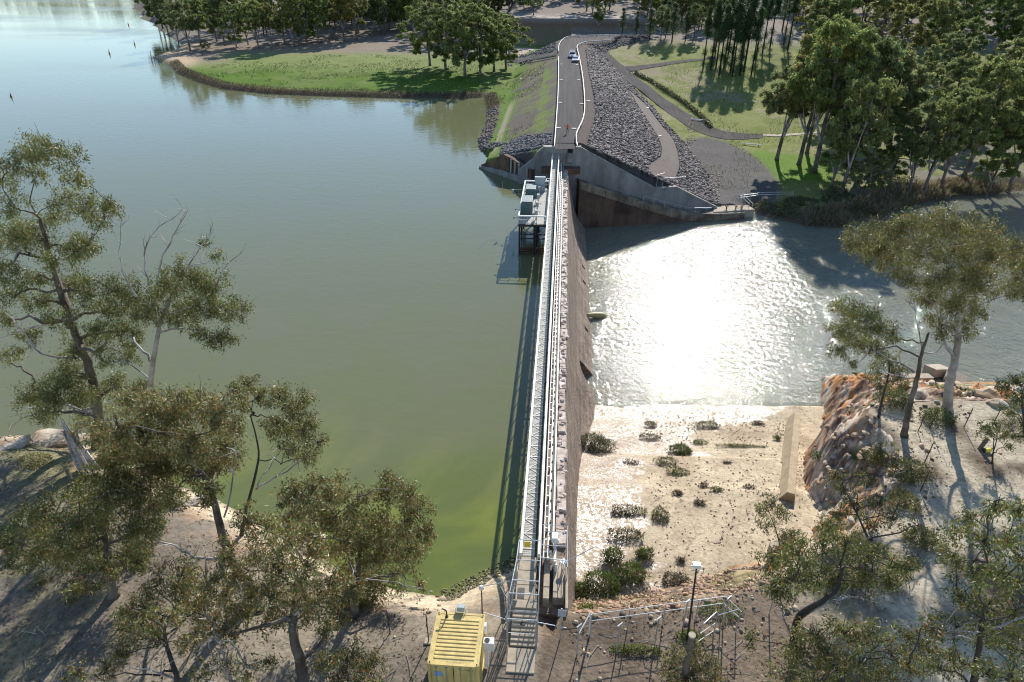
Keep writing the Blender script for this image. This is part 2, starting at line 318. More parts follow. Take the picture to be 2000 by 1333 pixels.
col = np.where(emb[..., None], np.where((X_ < 2)[..., None], e, er), col)
lr = (Y_ > 95) & (K['rb'] > -2) & ~emb & (X_ > 1.8)
w = np.zeros_like(col) + np.array((.20, .215, .065)); w = mixc(w, (.15, .185, .04), ss(nA, .5, .66)); w = mixc(w, (.29, .25, .15), ss(nC * .45 + nB * .3 + nA * .25, .50, .60) * .85)
w = mixc(w, (.13, .215, .03), ss(np.hypot((X_ - 49) / 15, (Y_ - 154) / 12), 1.1, .7)); w = mixc(w, (.21, .18, .145), ss(X_ - .3 * (Y_ - 150), 56, 66) * ss(Y_, 196, 176) * ss(nA, .38, .52)); w = mixc(w, (.12, .145, .04), ss(X_, 60, 68) * ss(nB, .52, .62) * .8)
w = mixc(w, (.125, .115, .108), ss(np.hypot((X_ - 35) / 10.5, (Y_ - 150) / 25), 1.06, .9)); w = mixc(w, (.22, .19, .155), ss(Y_, 268, 290)); w = mixc(w, (.12, .095, .065), ss(K['bank'], 5, 2.5) * (X_ > 36))
col = np.where(lr[..., None], w, col)
col = mixc(col, (.23, .195, .16), ss(Y_, 302, 306)); cf = np.zeros_like(col) + np.array((.20, .125, .075)); cf = mixc(cf, (.10, .095, .095), ss(Z_, 9.6, 9.2)); col = np.where(((K['q'] > .02) & (Y_ > 302) & (Y_ < 305.8))[..., None], cf, col)
col = mixc(col, (.42, .38, .34), (K['q'] > .5) * ss(Y_, 306, 308) * ss(Y_, 330, 314) * ss(nB, .4, .6))
M['ground'] = mat('ground', (.2, .2, .2), .95, .42, 2.4, .07, 5, attr=True, spec=.08)
ny, nx = X_.shape; idx = np.arange(ny * nx).reshape(ny, nx)
F_ = np.stack([idx[:-1, :-1], idx[:-1, 1:], idx[1:, 1:], idx[1:, :-1]], -1).reshape(-1, 4)
gm = npmesh('ground', np.stack([X_, Y_, Z_], -1).reshape(-1, 3), F_, M['ground'], col.reshape(-1, 3), True)
struct(link('ground', gm))

# ---------------------------------------------------------------- water
def water(name, base, base2, rough, waves, nscale, loc_patch=None, an=1.5):
    m = bpy.data.materials.new(name); m.use_nodes = True; t = m.node_tree; n = t.nodes; L = t.links
    b = n['Principled BSDF']; b.inputs['Roughness'].default_value = rough; b.inputs['IOR'].default_value = 1.333; b.inputs['Specular IOR Level'].default_value = .5
    g_ = n.new('ShaderNodeNewGeometry'); hsum = None
    nz = n.new('ShaderNodeTexNoise'); nz.inputs['Scale'].default_value = nscale; nz.inputs['Detail'].default_value = 4; nz.inputs['Distortion'].default_value = 1.2; L.new(g_.outputs['Position'], nz.inputs['Vector'])
    mr = n.new('ShaderNodeMapRange'); mr.inputs[1].default_value = .42; mr.inputs[2].default_value = .62; L.new(nz.outputs[0], mr.inputs[0])
    fac = mr.outputs[0]
    if loc_patch:                                        # algae drifts in one corner of the lake
        sub = n.new('ShaderNodeVectorMath'); sub.operation = 'DISTANCE'; sub.inputs[1].default_value = loc_patch[0]
        wob = n.new('ShaderNodeTexNoise'); wob.inputs['Scale'].default_value = .06; wob.inputs['Detail'].default_value = 4; L.new(g_.outputs['Position'], wob.inputs['Vector'])
        ad = n.new('ShaderNodeVectorMath'); ad.operation = 'MULTIPLY_ADD'; ad.inputs[1].default_value = (34, 34, 0); L.new(wob.outputs['Color'], ad.inputs[0]); L.new(g_.outputs['Position'], ad.inputs[2])
        L.new(ad.outputs[0], sub.inputs[0])
        mp = n.new('ShaderNodeMapRange'); mp.interpolation_type = 'SMOOTHSTEP'; mp.inputs[1].default_value = loc_patch[1]; mp.inputs[2].default_value = loc_patch[2]; mp.inputs[3].default_value = 1; mp.inputs[4].default_value = 0
        L.new(sub.outputs['Value'], mp.inputs[0]); mu = n.new('ShaderNodeMath'); mu.operation = 'MULTIPLY_ADD'; mu.inputs[1].default_value = .25; L.new(mr.outputs[0], mu.inputs[0]); L.new(mp.outputs[0], mu.inputs[2]); mu.use_clamp = True; fac = mu.outputs[0]
    if loc_patch:
        sw = n.new('ShaderNodeTexNoise'); sw.inputs['Scale'].default_value = .045; sw.inputs['Detail'].default_value = 7; sw.inputs['Distortion'].default_value = 2.6; L.new(g_.outputs['Position'], sw.inputs['Vector'])
    mx = n.new('ShaderNodeMix'); mx.data_type = 'RGBA'; mx.inputs['A'].default_value = (*base, 1); mx.inputs['B'].default_value = (*base2, 1); L.new(fac, mx.inputs[0])
    if loc_patch:
        rs_ = n.new('ShaderNodeValToRGB'); e = rs_.color_ramp.elements; e[0].position = .40; e[0].color = (.86, .90, .86, 1); e[1].position = .66; e[1].color = (.95, .97, .9, 1); k_ = e.new(.525); k_.color = (1.4, 1.3, 1.0, 1); L.new(sw.outputs[0], rs_.inputs[0])
        ml = n.new('ShaderNodeMix'); ml.data_type = 'RGBA'; ml.blend_type = 'MULTIPLY'; L.new(mp.outputs[0], ml.inputs[0]); L.new(mx.outputs['Result'], ml.inputs['A']); L.new(rs_.outputs[0], ml.inputs['B']); L.new(ml.outputs['Result'], b.inputs['Base Color'])
    else: L.new(mx.outputs['Result'], b.inputs['Base Color'])
    if loc_patch:                                        # wind patches
        wn = n.new('ShaderNodeTexNoise'); wn.inputs['Scale'].default_value = .012; wn.inputs['Detail'].default_value = 5; wmp = n.new('ShaderNodeMapping'); wmp.inputs['Scale'].default_value = (.45, 1.3, 1); L.new(g_.outputs['Position'], wmp.inputs[0]); L.new(wmp.outputs[0], wn.inputs['Vector']); wr = n.new('ShaderNodeMapRange'); wr.inputs[1].default_value = .42; wr.inputs[2].default_value = .62; wr.inputs[3].default_value = .03; wr.inputs[4].default_value = .16; L.new(wn.outputs[0], wr.inputs[0]); L.new(wr.outputs[0], b.inputs['Roughness'])
    nrm = None
    for sc, dist, det in waves:
        w = n.new('ShaderNodeTexNoise'); w.inputs['Scale'].default_value = 1; w.inputs['Detail'].default_value = det; w.inputs['Distortion'].default_value = .6
        mp = n.new('ShaderNodeMapping'); mp.inputs['Scale'].default_value = (sc, sc * an, sc); mp.inputs['Rotation'].default_value = (0, 0, R(24)); L.new(g_.outputs['Position'], mp.inputs[0]); L.new(mp.outputs[0], w.inputs['Vector'])
        bp = n.new('ShaderNodeBump'); bp.inputs['Strength'].default_value = 1; bp.inputs['Distance'].default_value = dist; L.new(w.outputs[0], bp.inputs['Height'])
        if nrm: L.new(nrm, bp.inputs['Normal'])
        nrm = bp.outputs[0]
    if nrm: L.new(nrm, b.inputs['Normal'])
    return m
M['lake'] = water('lake_water', (.150, .154, .082), (.134, .162, .044), .045, [(.5, .02, 2), (3, .003, 2)], .12, ((-2, 30, 0), 14, 44))
M['pool'] = water('pool_water', (.175, .18, .135), (.20, .20, .145), .03, [(.3, .10, 1), (1.3, .195, 2.2), (3.4, .055, 1.5)], .2, None, 1.0)
struct(link('lake', npmesh('lake', np.array([(-2600, -60, 0), (-.2, -60, 0), (-.2, 1200, 0), (-2600, 1200, 0)]), np.array([[0, 1, 2, 3]]), M['lake'])))
struct(link('river_pool', npmesh('river_pool', np.array([(.8, 40, POOL), (2500, 40, POOL), (2500, 260, POOL), (.8, 260, POOL)]), np.array([[0, 1, 2, 3]]), M['pool'])))
# ---------------------------------------------------------------- dam wall
def stone_mat(name, c1, c2, vs, bump, streaky=True):
    m = bpy.data.materials.new(name); m.use_nodes = True; t = m.node_tree; n = t.nodes; L = t.links; b = n['Principled BSDF']; b.inputs['Roughness'].default_value = .9
    g_ = n.new('ShaderNodeNewGeometry'); vo = n.new('ShaderNodeTexVoronoi'); vo.inputs['Scale'].default_value = vs; vo.inputs['Randomness'].default_value = .9
    mp = n.new('ShaderNodeMapping'); mp.inputs['Scale'].default_value = (1, .8, 1.5); L.new(g_.outputs['Position'], mp.inputs[0]); L.new(mp.outputs[0], vo.inputs['Vector'])
    nz = n.new('ShaderNodeTexNoise'); nz.inputs['Scale'].default_value = .9; nz.inputs['Detail'].default_value = 6; mp2 = n.new('ShaderNodeMapping'); mp2.inputs['Scale'].default_value = (1, 1, .3 if streaky else 1); L.new(g_.outputs['Position'], mp2.inputs[0]); L.new(mp2.outputs[0], nz.inputs['Vector'])
    mr = n.new('ShaderNodeMapRange'); mr.inputs[1].default_value = .35; mr.inputs[2].default_value = .68; L.new(nz.outputs[0], mr.inputs[0])
    m1 = n.new('ShaderNodeMix'); m1.data_type = 'RGBA'; m1.inputs['A'].default_value = (*c1, 1); m1.inputs['B'].default_value = (*c2, 1); L.new(mr.outputs[0], m1.inputs[0])
    m2 = n.new('ShaderNodeMix'); m2.data_type = 'RGBA'; m2.blend_type = 'MULTIPLY'; m2.inputs[0].default_value = .55; L.new(m1.outputs['Result'], m2.inputs['A'])
    hs = n.new('ShaderNodeSeparateColor'); L.new(vo.outputs['Color'], hs.inputs[0]); mr2 = n.new('ShaderNodeMapRange'); mr2.inputs[3].default_value = .45; mr2.inputs[4].default_value = 1.25; L.new(hs.outputs[0], mr2.inputs[0]); L.new(mr2.outputs[0], m2.inputs['B'])
    wv = n.new('ShaderNodeTexNoise'); wv.inputs['Scale'].default_value = 1; wv.inputs['Detail'].default_value = 4; mw = n.new('ShaderNodeMapping'); mw.inputs['Scale'].default_value = (.5, .12, 2.6); mw.inputs['Rotation'].default_value = (R(9), 0, 0); L.new(g_.outputs['Position'], mw.inputs[0]); L.new(mw.outputs[0], wv.inputs['Vector']); wr = n.new('ShaderNodeMapRange'); wr.inputs[1].default_value = .36; wr.inputs[2].default_value = .56; wr.inputs[3].default_value = .55; wr.inputs[4].default_value = 1.1; L.new(wv.outputs[0], wr.inputs[0]); m3 = n.new('ShaderNodeMix'); m3.data_type = 'RGBA'; m3.blend_type = 'MULTIPLY'; m3.inputs[0].default_value = .8; L.new(m2.outputs['Result'], m3.inputs['A']); L.new(wr.outputs[0], m3.inputs['B']); m2 = m3
    L.new(m2.outputs['Result'], b.inputs['Base Color'])
    bp = n.new('ShaderNodeBump'); bp.invert = True; bp.inputs['Distance'].default_value = bump; bp.inputs['Strength'].default_value = 1; L.new(vo.outputs['Distance'], bp.inputs['Height']); L.new(bp.outputs[0], b.inputs['Normal'])
    return m
M['dam'] = stone_mat('dam_masonry', (.285, .215, .16), (.17, .12, .09), 3.6, .05)
prof_d = [(1.2, 3.0), (1.42, 1.8), (1.68, .4), (2.0, -1.2), (2.3, -2.6), (2.62, -4.0), (3.05, -5.1), (3.7, -6.2), (4.6, -7.4), (5.8, -8.6), (6.4, -9.6)]
dam = empty('dam_wall', (0, 26.5, 0), 'long brown masonry dam wall between the lake and the river pool', 'dam')
def rel(o, root): o.matrix_parent_inverse = Matrix.Translation(root.location).inverted(); return o
b_ = MB(); ys = np.arange(26.5, 119.4, .8); prof = [(-.45, -9.6), (-.45, 3.0), (.4, 3.02)] + prof_d
V = []; n_p = len(prof)
for y in ys:
    for j, (x, z) in enumerate(prof):
        k = 0 if j < 3 else 1
        w = k * (fbm(np.array([y * .6]), np.array([z * .6]), 41)[0] - .5) * .14
        V.append((x + w, y, z))
F = [(i * n_p + j, i * n_p + j + 1, (i + 1) * n_p + j + 1, (i + 1) * n_p + j) for i in range(len(ys) - 1) for j in range(n_p - 1)]
F += [(i * n_p + n_p - 1, i * n_p, (i + 1) * n_p, (i + 1) * n_p + n_p - 1) for i in range(len(ys) - 1)]
F += [tuple(range(n_p)), tuple(range((len(ys) - 1) * n_p + n_p - 1, (len(ys) - 1) * n_p - 1, -1))]
b_.add(V, F); body = rel(b_.build('wall_body', [M['dam']], dam), dam)
bm = bmesh.new(); bm.from_mesh(body.data); bmesh.ops.recalc_face_normals(bm, faces=bm.faces); bm.to_mesh(body.data); bm.free()
cut = MB(); arch = [(67.2 + 1.55 * math.cos(a), -7.4 + 2.7 * math.sin(a)) for a in np.linspace(0, math.pi, 13)] + [(65.65, -9.9), (68.75, -9.9)]
nA_ = len(arch); cut.add([(1.7, y, z) for y, z in arch] + [(8, y, z) for y, z in arch], [tuple(range(nA_)), tuple(range(2 * nA_ - 1, nA_ - 1, -1))] + [(i, nA_ + i, nA_ + (i + 1) % nA_, (i + 1) % nA_) for i in range(nA_)])
for yy in (98, 92.5, 78): cut.box(3.2, 8, yy, yy + .8, -7.1, -6.3)
co = cut.build('cutter', [M['dam']])
bm = bmesh.new(); bm.from_mesh(co.data); bmesh.ops.recalc_face_normals(bm, faces=bm.faces); bm.to_mesh(co.data); bm.free()
md = body.modifiers.new('openings', 'BOOLEAN'); md.object = co; md.operation = 'DIFFERENCE'; md.solver = 'EXACT'
dg = bpy.context.evaluated_depsgraph_get(); me2 = bpy.data.meshes.new_from_object(body.evaluated_get(dg)); body.modifiers.clear(); body.data = me2; bpy.data.objects.remove(co)
rng = random.Random(5)
y = 31.6
while y < 118.2:                                         # rough capping stones along the crest
    L_ = rng.uniform(.9, 1.7); x0 = .47 + rng.uniform(-.05, .06); x1 = 1.16 + rng.uniform(-.1, .12); zt = 3.2 + rng.uniform(-.08, .12)
    s = MB(); J = lambda a: rng.uniform(-a, a)
    s.hexa([(x0, y + .03, 2.93), (x1, y + .03, 2.93), (x1, y + L_ - .03, 2.93), (x0, y + L_ - .03, 2.93)] + [(x0 + .06 + J(.05), y + .08 + J(.07), zt + J(.06)), (x1 - .08 + J(.08), y + .09 + J(.07), zt + J(.08)), (x1 - .08 + J(.08), y + L_ - .09 + J(.07), zt + J(.08)), (x0 + .06 + J(.05), y + L_ - .08 + J(.07), zt + J(.06))])
    for _ in range(3): s.rock((rng.uniform(x0 + .1, x1 - .05), y + rng.uniform(.1, L_ - .1), zt), rng.uniform(.12, .24), rng)
    rel(s.build('crest_stone', [M['crest']], dam), dam); y += L_
rel(MB().box(.30, .42, 31.5, 118.6, 2.9, 3.42).build('crest_kerb', [M['white_paint']], dam), dam)

# ---------------------------------------------------------------- spillway apron
def apron_mat():
    m = bpy.data.materials.new('spillway_floor'); m.use_nodes = True; t = m.node_tree; n = t.nodes; L = t.links; b = n['Principled BSDF']
    g_ = n.new('ShaderNodeNewGeometry'); P_ = g_.outputs['Position']
    def noise(s, d=5): q = n.new('ShaderNodeTexNoise'); q.inputs['Scale'].default_value = s; q.inputs['Detail'].default_value = d; q.inputs['Roughness'].default_value = .65; L.new(P_, q.inputs['Vector']); return q.outputs[0]
    def rng_(x, a, b2, c=0, d=1): q = n.new('ShaderNodeMapRange'); q.inputs[1].default_value = a; q.inputs[2].default_value = b2; q.inputs[3].default_value = c; q.inputs[4].default_value = d; L.new(x, q.inputs[0]); return q.outputs[0]
    def mix(f, a, b2, bt='MIX'):
        q = n.new('ShaderNodeMix'); q.data_type = 'RGBA'; q.blend_type = bt
        if isinstance(f, float): q.inputs[0].default_value = f
        else: L.new(f, q.inputs[0])
        for k, x in (('A', a), ('B', b2)):
            if isinstance(x, tuple): q.inputs[k].default_value = (*x, 1)
            else: L.new(x, q.inputs[k])
        return q.outputs['Result']
    def math_(op, a, b2):
        q = n.new('ShaderNodeMath'); q.operation = op
        for i, x in enumerate((a, b2)):
            if isinstance(x, (int, float)): q.inputs[i].default_value = x
            else: L.new(x, q.inputs[i])
        return q.outputs[0]
    base = mix(rng_(noise(.45), .4, .62), (.54, .44, .30), (.42, .335, .225)); base = mix(rng_(noise(2.2), .56, .68), base, (.25, .17, .12)); base = mix(rng_(noise(.22, 8), .5, .64, 0, .7), base, (.30, .225, .145))
    vo = n.new('ShaderNodeTexVoronoi'); vo.inputs['Scale'].default_value = 7; L.new(P_, vo.inputs['Vector']); sc = n.new('ShaderNodeSeparateColor'); L.new(vo.outputs['Color'], sc.inputs[0])
    base = mix(.55, base, rng_(sc.outputs[0], 0, 1, .6, 1.2), 'MULTIPLY')
    vc_ = n.new('ShaderNodeTexVoronoi'); vc_.feature = 'DISTANCE_TO_EDGE'; vc_.inputs['Scale'].default_value = .16; wv = n.new('ShaderNodeVectorMath'); wv.operation = 'MULTIPLY_ADD'; wn = n.new('ShaderNodeTexNoise'); wn.inputs['Scale'].default_value = .9; L.new(P_, wn.inputs['Vector']); L.new(wn.outputs['Color'], wv.inputs[0]); wv.inputs[1].default_value = (1.2, 1.2, 0); L.new(P_, wv.inputs[2]); L.new(wv.outputs[0], vc_.inputs['Vector']); base = mix(rng_(vc_.outputs['Distance'], .004, .010, .4, 0), base, (.16, .12, .08))
    sx = n.new('ShaderNodeSeparateXYZ'); L.new(P_, sx.inputs[0])
    gx_ = math_('SUBTRACT', math_('ADD', math_('MULTIPLY', sx.outputs[1], .10), 3.4), sx.outputs[0]); gx_ = math_('ADD', gx_, math_('MULTIPLY', math_('GREATER_THAN', sx.outputs[1], 51.3), 6.0)); gx_ = math_('ADD', gx_, math_('MULTIPLY', math_('MAXIMUM', math_('SUBTRACT', sx.outputs[1], 56.5), 0), 1.6))
    wet = rng_(math_('ADD', gx_, math_('MULTIPLY', math_('SUBTRACT', noise(.35), .5), 12.)), -.6, 1.0)
    hole = rng_(noise(3.2), .40, .54); wet = math_('MULTIPLY', wet, hole)
    col = mix(math_('MULTIPLY', wet, .75), base, (.26, .17, .13)); L.new(col, b.inputs['Base Color'])
    L.new(rng_(wet, 0, 1, .9, .27), b.inputs['Roughness']); L.new(rng_(wet, 0, 1, .25, .55), b.inputs['Specular IOR Level'])
    bp = n.new('ShaderNodeBump'); bp.inputs['Distance'].default_value = .05; bp.inputs['Strength'].default_value = 1; L.new(noise(5.5, 3), bp.inputs['Height']); L.new(bp.outputs[0], b.inputs['Normal'])
    return m
M['apron'] = apron_mat()
ax_ = np.arange(1.0, 33.6, .4); ay_ = np.concatenate([np.arange(25.6, 51, .4), [51.2, 51.34], np.arange(51.6, 63.4, .4), [63.4, 63.45]])
AX, AY = np.meshgrid(ax_, ay_); AZ = np.interp(AY, AP_Y, AP_Z) + np.where((AY < 51.3), .22, 0) * (AX < 21 + .0 * AY) + (fbm(AX * .5, AY * .5, 51) - .5) * .3 + .03 * np.clip(AX - 9, 0, 20)
AZ = np.where(AY > 63.42, -9.0, AZ); i_ = np.arange(AX.size).reshape(AX.shape)
struct(link('spillway_floor', npmesh('spillway_floor', np.stack([AX, AY, AZ], -1).reshape(-1, 3), np.stack([i_[:-1, :-1], i_[:-1, 1:], i_[1:, 1:], i_[1:, :-1]], -1).reshape(-1, 4), M['apron'])))
def apz(x, y): return float(np.interp(y, AP_Y, AP_Z)) + (.22 if y < 51.3 else 0) + .03 * max(0, x - 9)
M['tan_concrete'] = mat('tan_concrete', (.34, .26, .165), .9, .3, 1.5, .01, 12); tw = MB(); p0, p1 = np.array([19.3, 43.2]), np.array([25.6, 60.6]); dd = (p1 - p0) / np.linalg.norm(p1 - p0); nn = np.array([dd[1], -dd[0]])
z0, z1 = apz(*p0), apz(*p1)
P4 = lambda p, a, z: (p[0] + nn[0] * a, p[1] + nn[1] * a, z)
tw.hexa([P4(p0, -.75, z0 - .3), P4(p0, .5, z0 - .3), P4(p1, .5, z1 - .3), P4(p1, -.75, z1 - .3), P4(p0, -.1, z0 + .85), P4(p0, .5, z0 + .85), P4(p1, .5, z1 + .9), P4(p1, -.1, z1 + .9)])
tag(tw.build('training_wall', [M['tan_concrete']], None, bevel=.03), 'low sloping concrete training wall running down the pale spillway floor', 'wall')
for k, (uv, lab) in enumerate([([(1500, 1072), (1545, 1040), (1552, 1050), (1508, 1082)], 'short low concrete kerb at the foot of the bank beside the spillway')]):
    g4 = [at(u, v, -1.2) for u, v in uv]; tag(MB().prism([(p[0], p[1]) for p in g4], -2.4, -.75).build('concrete_kerb', [M['slab']], None), lab, 'kerb')

# ---------------------------------------------------------------- abutment and wing walls
ab = empty('abutment_wall', (2.5, 119, -7.5), 'tall two-tier concrete abutment wall with stepped top at the far end of the dam', 'wall')
def wallstrip(name, path, zb, zt, th, m, parent, bevel=0, off=0):   # path xy, top/bottom z lists; thickness on the left of travel
    path = np.array(path, float); s = MB(); n = len(path); N = []
    for i in range(n):
        d = path[min(i + 1, n - 1)] - path[max(i - 1, 0)]; d /= np.linalg.norm(d); N.append(np.array([-d[1], d[0]]))
    for i in range(n - 1):
        a, b2 = path[i] + N[i] * off, path[i + 1] + N[i + 1] * off; c, d = path[i + 1] + N[i + 1] * (off + th), path[i] + N[i] * (off + th)
        s.hexa([(*a, zb[i]), (*b2, zb[i + 1]), (*c, zb[i + 1]), (*d, zb[i]), (*a, zt[i]), (*b2, zt[i + 1]), (*c, zt[i + 1]), (*d, zt[i])])
    bm = bmesh.new(); me = s.mesh(name, m if isinstance(m, list) else [m]); bm.from_mesh(me); bmesh.ops.remove_doubles(bm, verts=bm.verts, dist=1e-4)
    dl = {}
    for f in bm.faces: dl.setdefault(tuple(sorted(v.index for v in f.verts)), []).append(f)
    bmesh.ops.delete(bm, geom=[f for fs in dl.values() if len(fs) > 1 for f in fs], context='FACES'); bmesh.ops.recalc_face_normals(bm, faces=bm.faces); bm.to_mesh(me); bm.free()
    o = link(name, me, parent, bevel)
    if parent: rel(o, parent)
    return o
U = lambda x: 119.4 + (x - 2.5) * .262
ux = [2.5, 3.4, 17.0, 17.4, 21.2, 28.8, 29.6]; uz = [6.5, 6.45, -1.35, -1.6, -1.5, -5.5, -5.9]
wallstrip('upper_tier', [(x, U(x)) for x in ux], [-9.5] * 7, uz, .9, M['blue_concrete'], ab, .03)
wallstrip('top_edge', [(x, U(x) - .06) for x in ux], [z - .02 for z in uz], [z + .1 for z in uz], 1.0, M['concrete'], ab)
lw = lambda x: 117.95 + (x - 4.7) * .236
lx = [3.3, 8, 12, 16, 20, 24, 29, 34.5]; lz = [1.2, -.6, -2.1, -3.5, -4.8, -5.9, -6.2, -6.3]
for i in range(len(lx) - 1):                             # cast panels of the old lower tier, with a paler capping band
    a, b2 = lx[i] + (.02 if i else 0), lx[i + 1] - .02
    wallstrip('lower_panel', [(a, lw(a)), (b2, lw(b2))], [-9.5] * 2, [lz[i] - 1.35, lz[i + 1] - 1.3 if i < 6 else -6.9], 2.4, M['old_concrete'], ab)
    wallstrip('capping_panel', [(a, lw(a)), (b2, lw(b2))], [lz[i] - 1.35, lz[i + 1] - 1.3 if i < 6 else -6.9], [lz[i], lz[i + 1]], 2.45, M['stained'], ab, .02, off=-.1)
s = MB(); zr = lambda x: float(np.interp(x, lx, lz))
pts = [(x, lw(x) + .35, zr(x) + 1.0) for x in np.arange(15, 29, 1.)]
s.tube(pts, .035, 6)
rel(s.build('handrail', [M['galv']], ab), ab)
for x in np.arange(15, 29, 2.): rel(MB().cyl(x, lw(x) + .35, zr(x) - .2, zr(x) + 1., .03, 6).build('handrail_post', [M['galv']], ab), ab)
# slab beyond the wall's end
lp = MB(); lp.prism([(28.5, 124.2), (36.5, 126.2), (35.8, 128.8), (29.2, 127.6)], -8.5, -6.05)
tag(lp.build('landing_slab', [M['slab']], None, bevel=.04), 'pale concrete landing slab at the low end of the abutment wall', 'landing')
# back wall across the dam's end and dark wing wall into the lake
bw = empty('back_wall', (-1.5, 119, 3), 'blue-grey concrete wall closing the far end of the walkway below the road', 'wall')
s = MB(); prf = [(-7.6, 2.3), (-5.0, 4.4), (-4.35, 5.6), (-3.2, 6.5), (1.0, 6.5), (1.0, 5.6), (1.9, 5.6), (1.9, 6.5), (2.5, 6.5), (2.5, -9.2), (-7.6, -9.2)]
n = len(prf); s.add([(x, 119.35, z) for x, z in prf] + [(x, 120.3, z) for x, z in prf], [tuple(range(n - 1, -1, -1)), tuple(range(n, 2 * n))] + [(i, (i + 1) % n, n + (i + 1) % n, n + i) for i in range(n)])
rel(s.build('wall_panel', [M['blue_concrete']], bw), bw)
rel(MB().box(-3.2, .98, 119.25, 120.35, 6.5, 6.66).build('coping', [M['concrete']], bw), bw)
rel(MB().box(1.92, 3.3, 119.2, 120.35, 6.5, 6.72).build('coping', [M['concrete']], bw), bw)
for k in range(6): rel(MB().box(1.02, 1.88, 118.2 + .18 * k, 119.3, 4.4 + .2 * k, 4.6 + .2 * k).build('step', [M['concrete']], bw), bw)
rel(MB().box(-3.4, 3.3, 117.6, 119.33, 2.4, 3.3).build('ledge', [M['old_concrete']], bw), bw)
ww = empty('wing_wall', (-10, 123, 0), 'dark stained wing wall sloping down into the lake beside the grass slope', 'wall')
wp = [(-15.3, 129.1), (-13.0, 126.7), (-10.6, 124.2), (-9.4, 122.9), (-5.2, 118.7)]; wz = [.55, 2.0, 3.9, 3.7, 2.6]
for i in range(4):
    a, b2 = np.array(wp[i]), np.array(wp[i + 1]); d = (b2 - a) / np.linalg.norm(b2 - a)
    wallstrip('wall_panel', [a + d * .02, b2 - d * .02], [-5] * 2, [wz[i], wz[i + 1]], .8, M['old_concrete'], ww)
wallstrip('plinth', [np.array(p) + np.array((-.35, -.35)) for p in wp], [-5] * 5, [.35, .75, 1.0, 1.05, 1.2], .4, M['blue_concrete'], ww)
for k in range(5):
    t = .12 + k * .18; p = np.array(wp[3]) * (1 - t) + np.array(wp[4]) * t; zt = 3.7 * (1 - t) + 2.6 * t
    rel(MB().bar((p[0] - .12, p[1] - .12, zt - .1), (p[0] - .22, p[1] - .2, 1.15), .28, .25).build('buttress', [M['concrete']], ww), ww)

# ---------------------------------------------------------------- roads, tracks, markers
def ribbon(name, Lp, Rp, m, lift=.06, nsub=8, nc=7):
    def res(P):
        P = np.array(P, float); out = []
        for i in range(len(P) - 1):
            p0_, p1_, p2_, p3_ = P[max(i - 1, 0)], P[i], P[i + 1], P[min(i + 2, len(P) - 1)]
            for k in range(nsub):
                t = k / nsub; out.append(.5 * ((2 * p1_) + (-p0_ + p2_) * t + (2 * p0_ - 5 * p1_ + 4 * p2_ - p3_) * t * t + (-p0_ + 3 * p1_ - 3 * p2_ + p3_) * t ** 3))
        out.append(P[-1]); return np.array(out)
    A_, B_ = res(Lp), res(Rp); T_ = np.linspace(0, 1, nc); XY = A_[:, None] * (1 - T_[None, :, None]) + B_[:, None] * T_[None, :, None]
    Z = height(XY[..., 0], XY[..., 1]); Z = np.maximum(Z, np.maximum(np.roll(Z, 1, 0), np.roll(Z, -1, 0)) - .15) + lift; Z[0] = Z[1]; Z[-1] = Z[-2]
    k = np.arange(Z.size).reshape(Z.shape)
    return struct(link(name, npmesh(name, np.dstack([XY, Z]).reshape(-1, 3), np.stack([k[:-1, :-1], k[:-1, 1:], k[1:, 1:], k[1:, :-1]], -1).reshape(-1, 4), m, None, True)))
crL = line([(1084.5, 290), (1088, 220), (1091.5, 150), (1091.5, 110), (1091.5, 95), (1093, 87), (1100, 78), (1115, 72.5), (1165, 71), (1258, 69)], 7)
crR = line([(1123, 290), (1135, 220), (1133.5, 150), (1130, 110), (1127, 95), (1132, 88), (1143, 84), (1165, 80), (1200, 76.5), (1258, 72)], 7)
ribbon('crest_road', crL, crR, M['road'])
G2 = lambda pts: [ground(u, v)[:2] for u, v in pts]
ribbon('lower_road', G2([(1245, 73.5), (1205, 79.5), (1172, 88), (1157, 97), (1172, 114), (1200, 140), (1250, 178), (1300, 218), (1350, 252), (1410, 272), (1490, 270)]), G2([(1252, 76), (1222, 84), (1200, 92), (1188, 101), (1200, 115), (1225, 137), (1275, 176), (1325, 212), (1372, 238), (1420, 258), (1490, 263)]), M['road'], .08)
ribbon('side_track', G2([(1218, 131), (1260, 127.5), (1310, 121), (1400, 111)]), G2([(1232, 141), (1265, 134.5), (1315, 126), (1400, 115)]), M['road'], .1)
ribbon('river_path', G2([(1490, 262.5), (1530, 263), (1600, 258)]), G2([(1490, 266), (1530, 267), (1600, 261)]), M['slab'], .1)
bL = [(1228, 176), (1262, 232), (1288, 275), (1291, 306), (1266, 326), (1276, 350)]; bR = [(1262, 206), (1290, 244), (1312, 270), (1323, 300), (1326, 326), (1318, 350)]
bLw, bRw = G2(bL), G2(bR); ribbon('berm_track', bLw, bRw, M['red_gravel'], .12)
ribbon('lake_ramp', G2([(1089, 103), (1060, 108), (1030, 113), (985, 117)]), G2([(1089, 110), (1060, 115), (1030, 120), (985, 122)]), M['road'], .15)
bpoly = np.array(list(bLw) + list(bRw)[::-1])
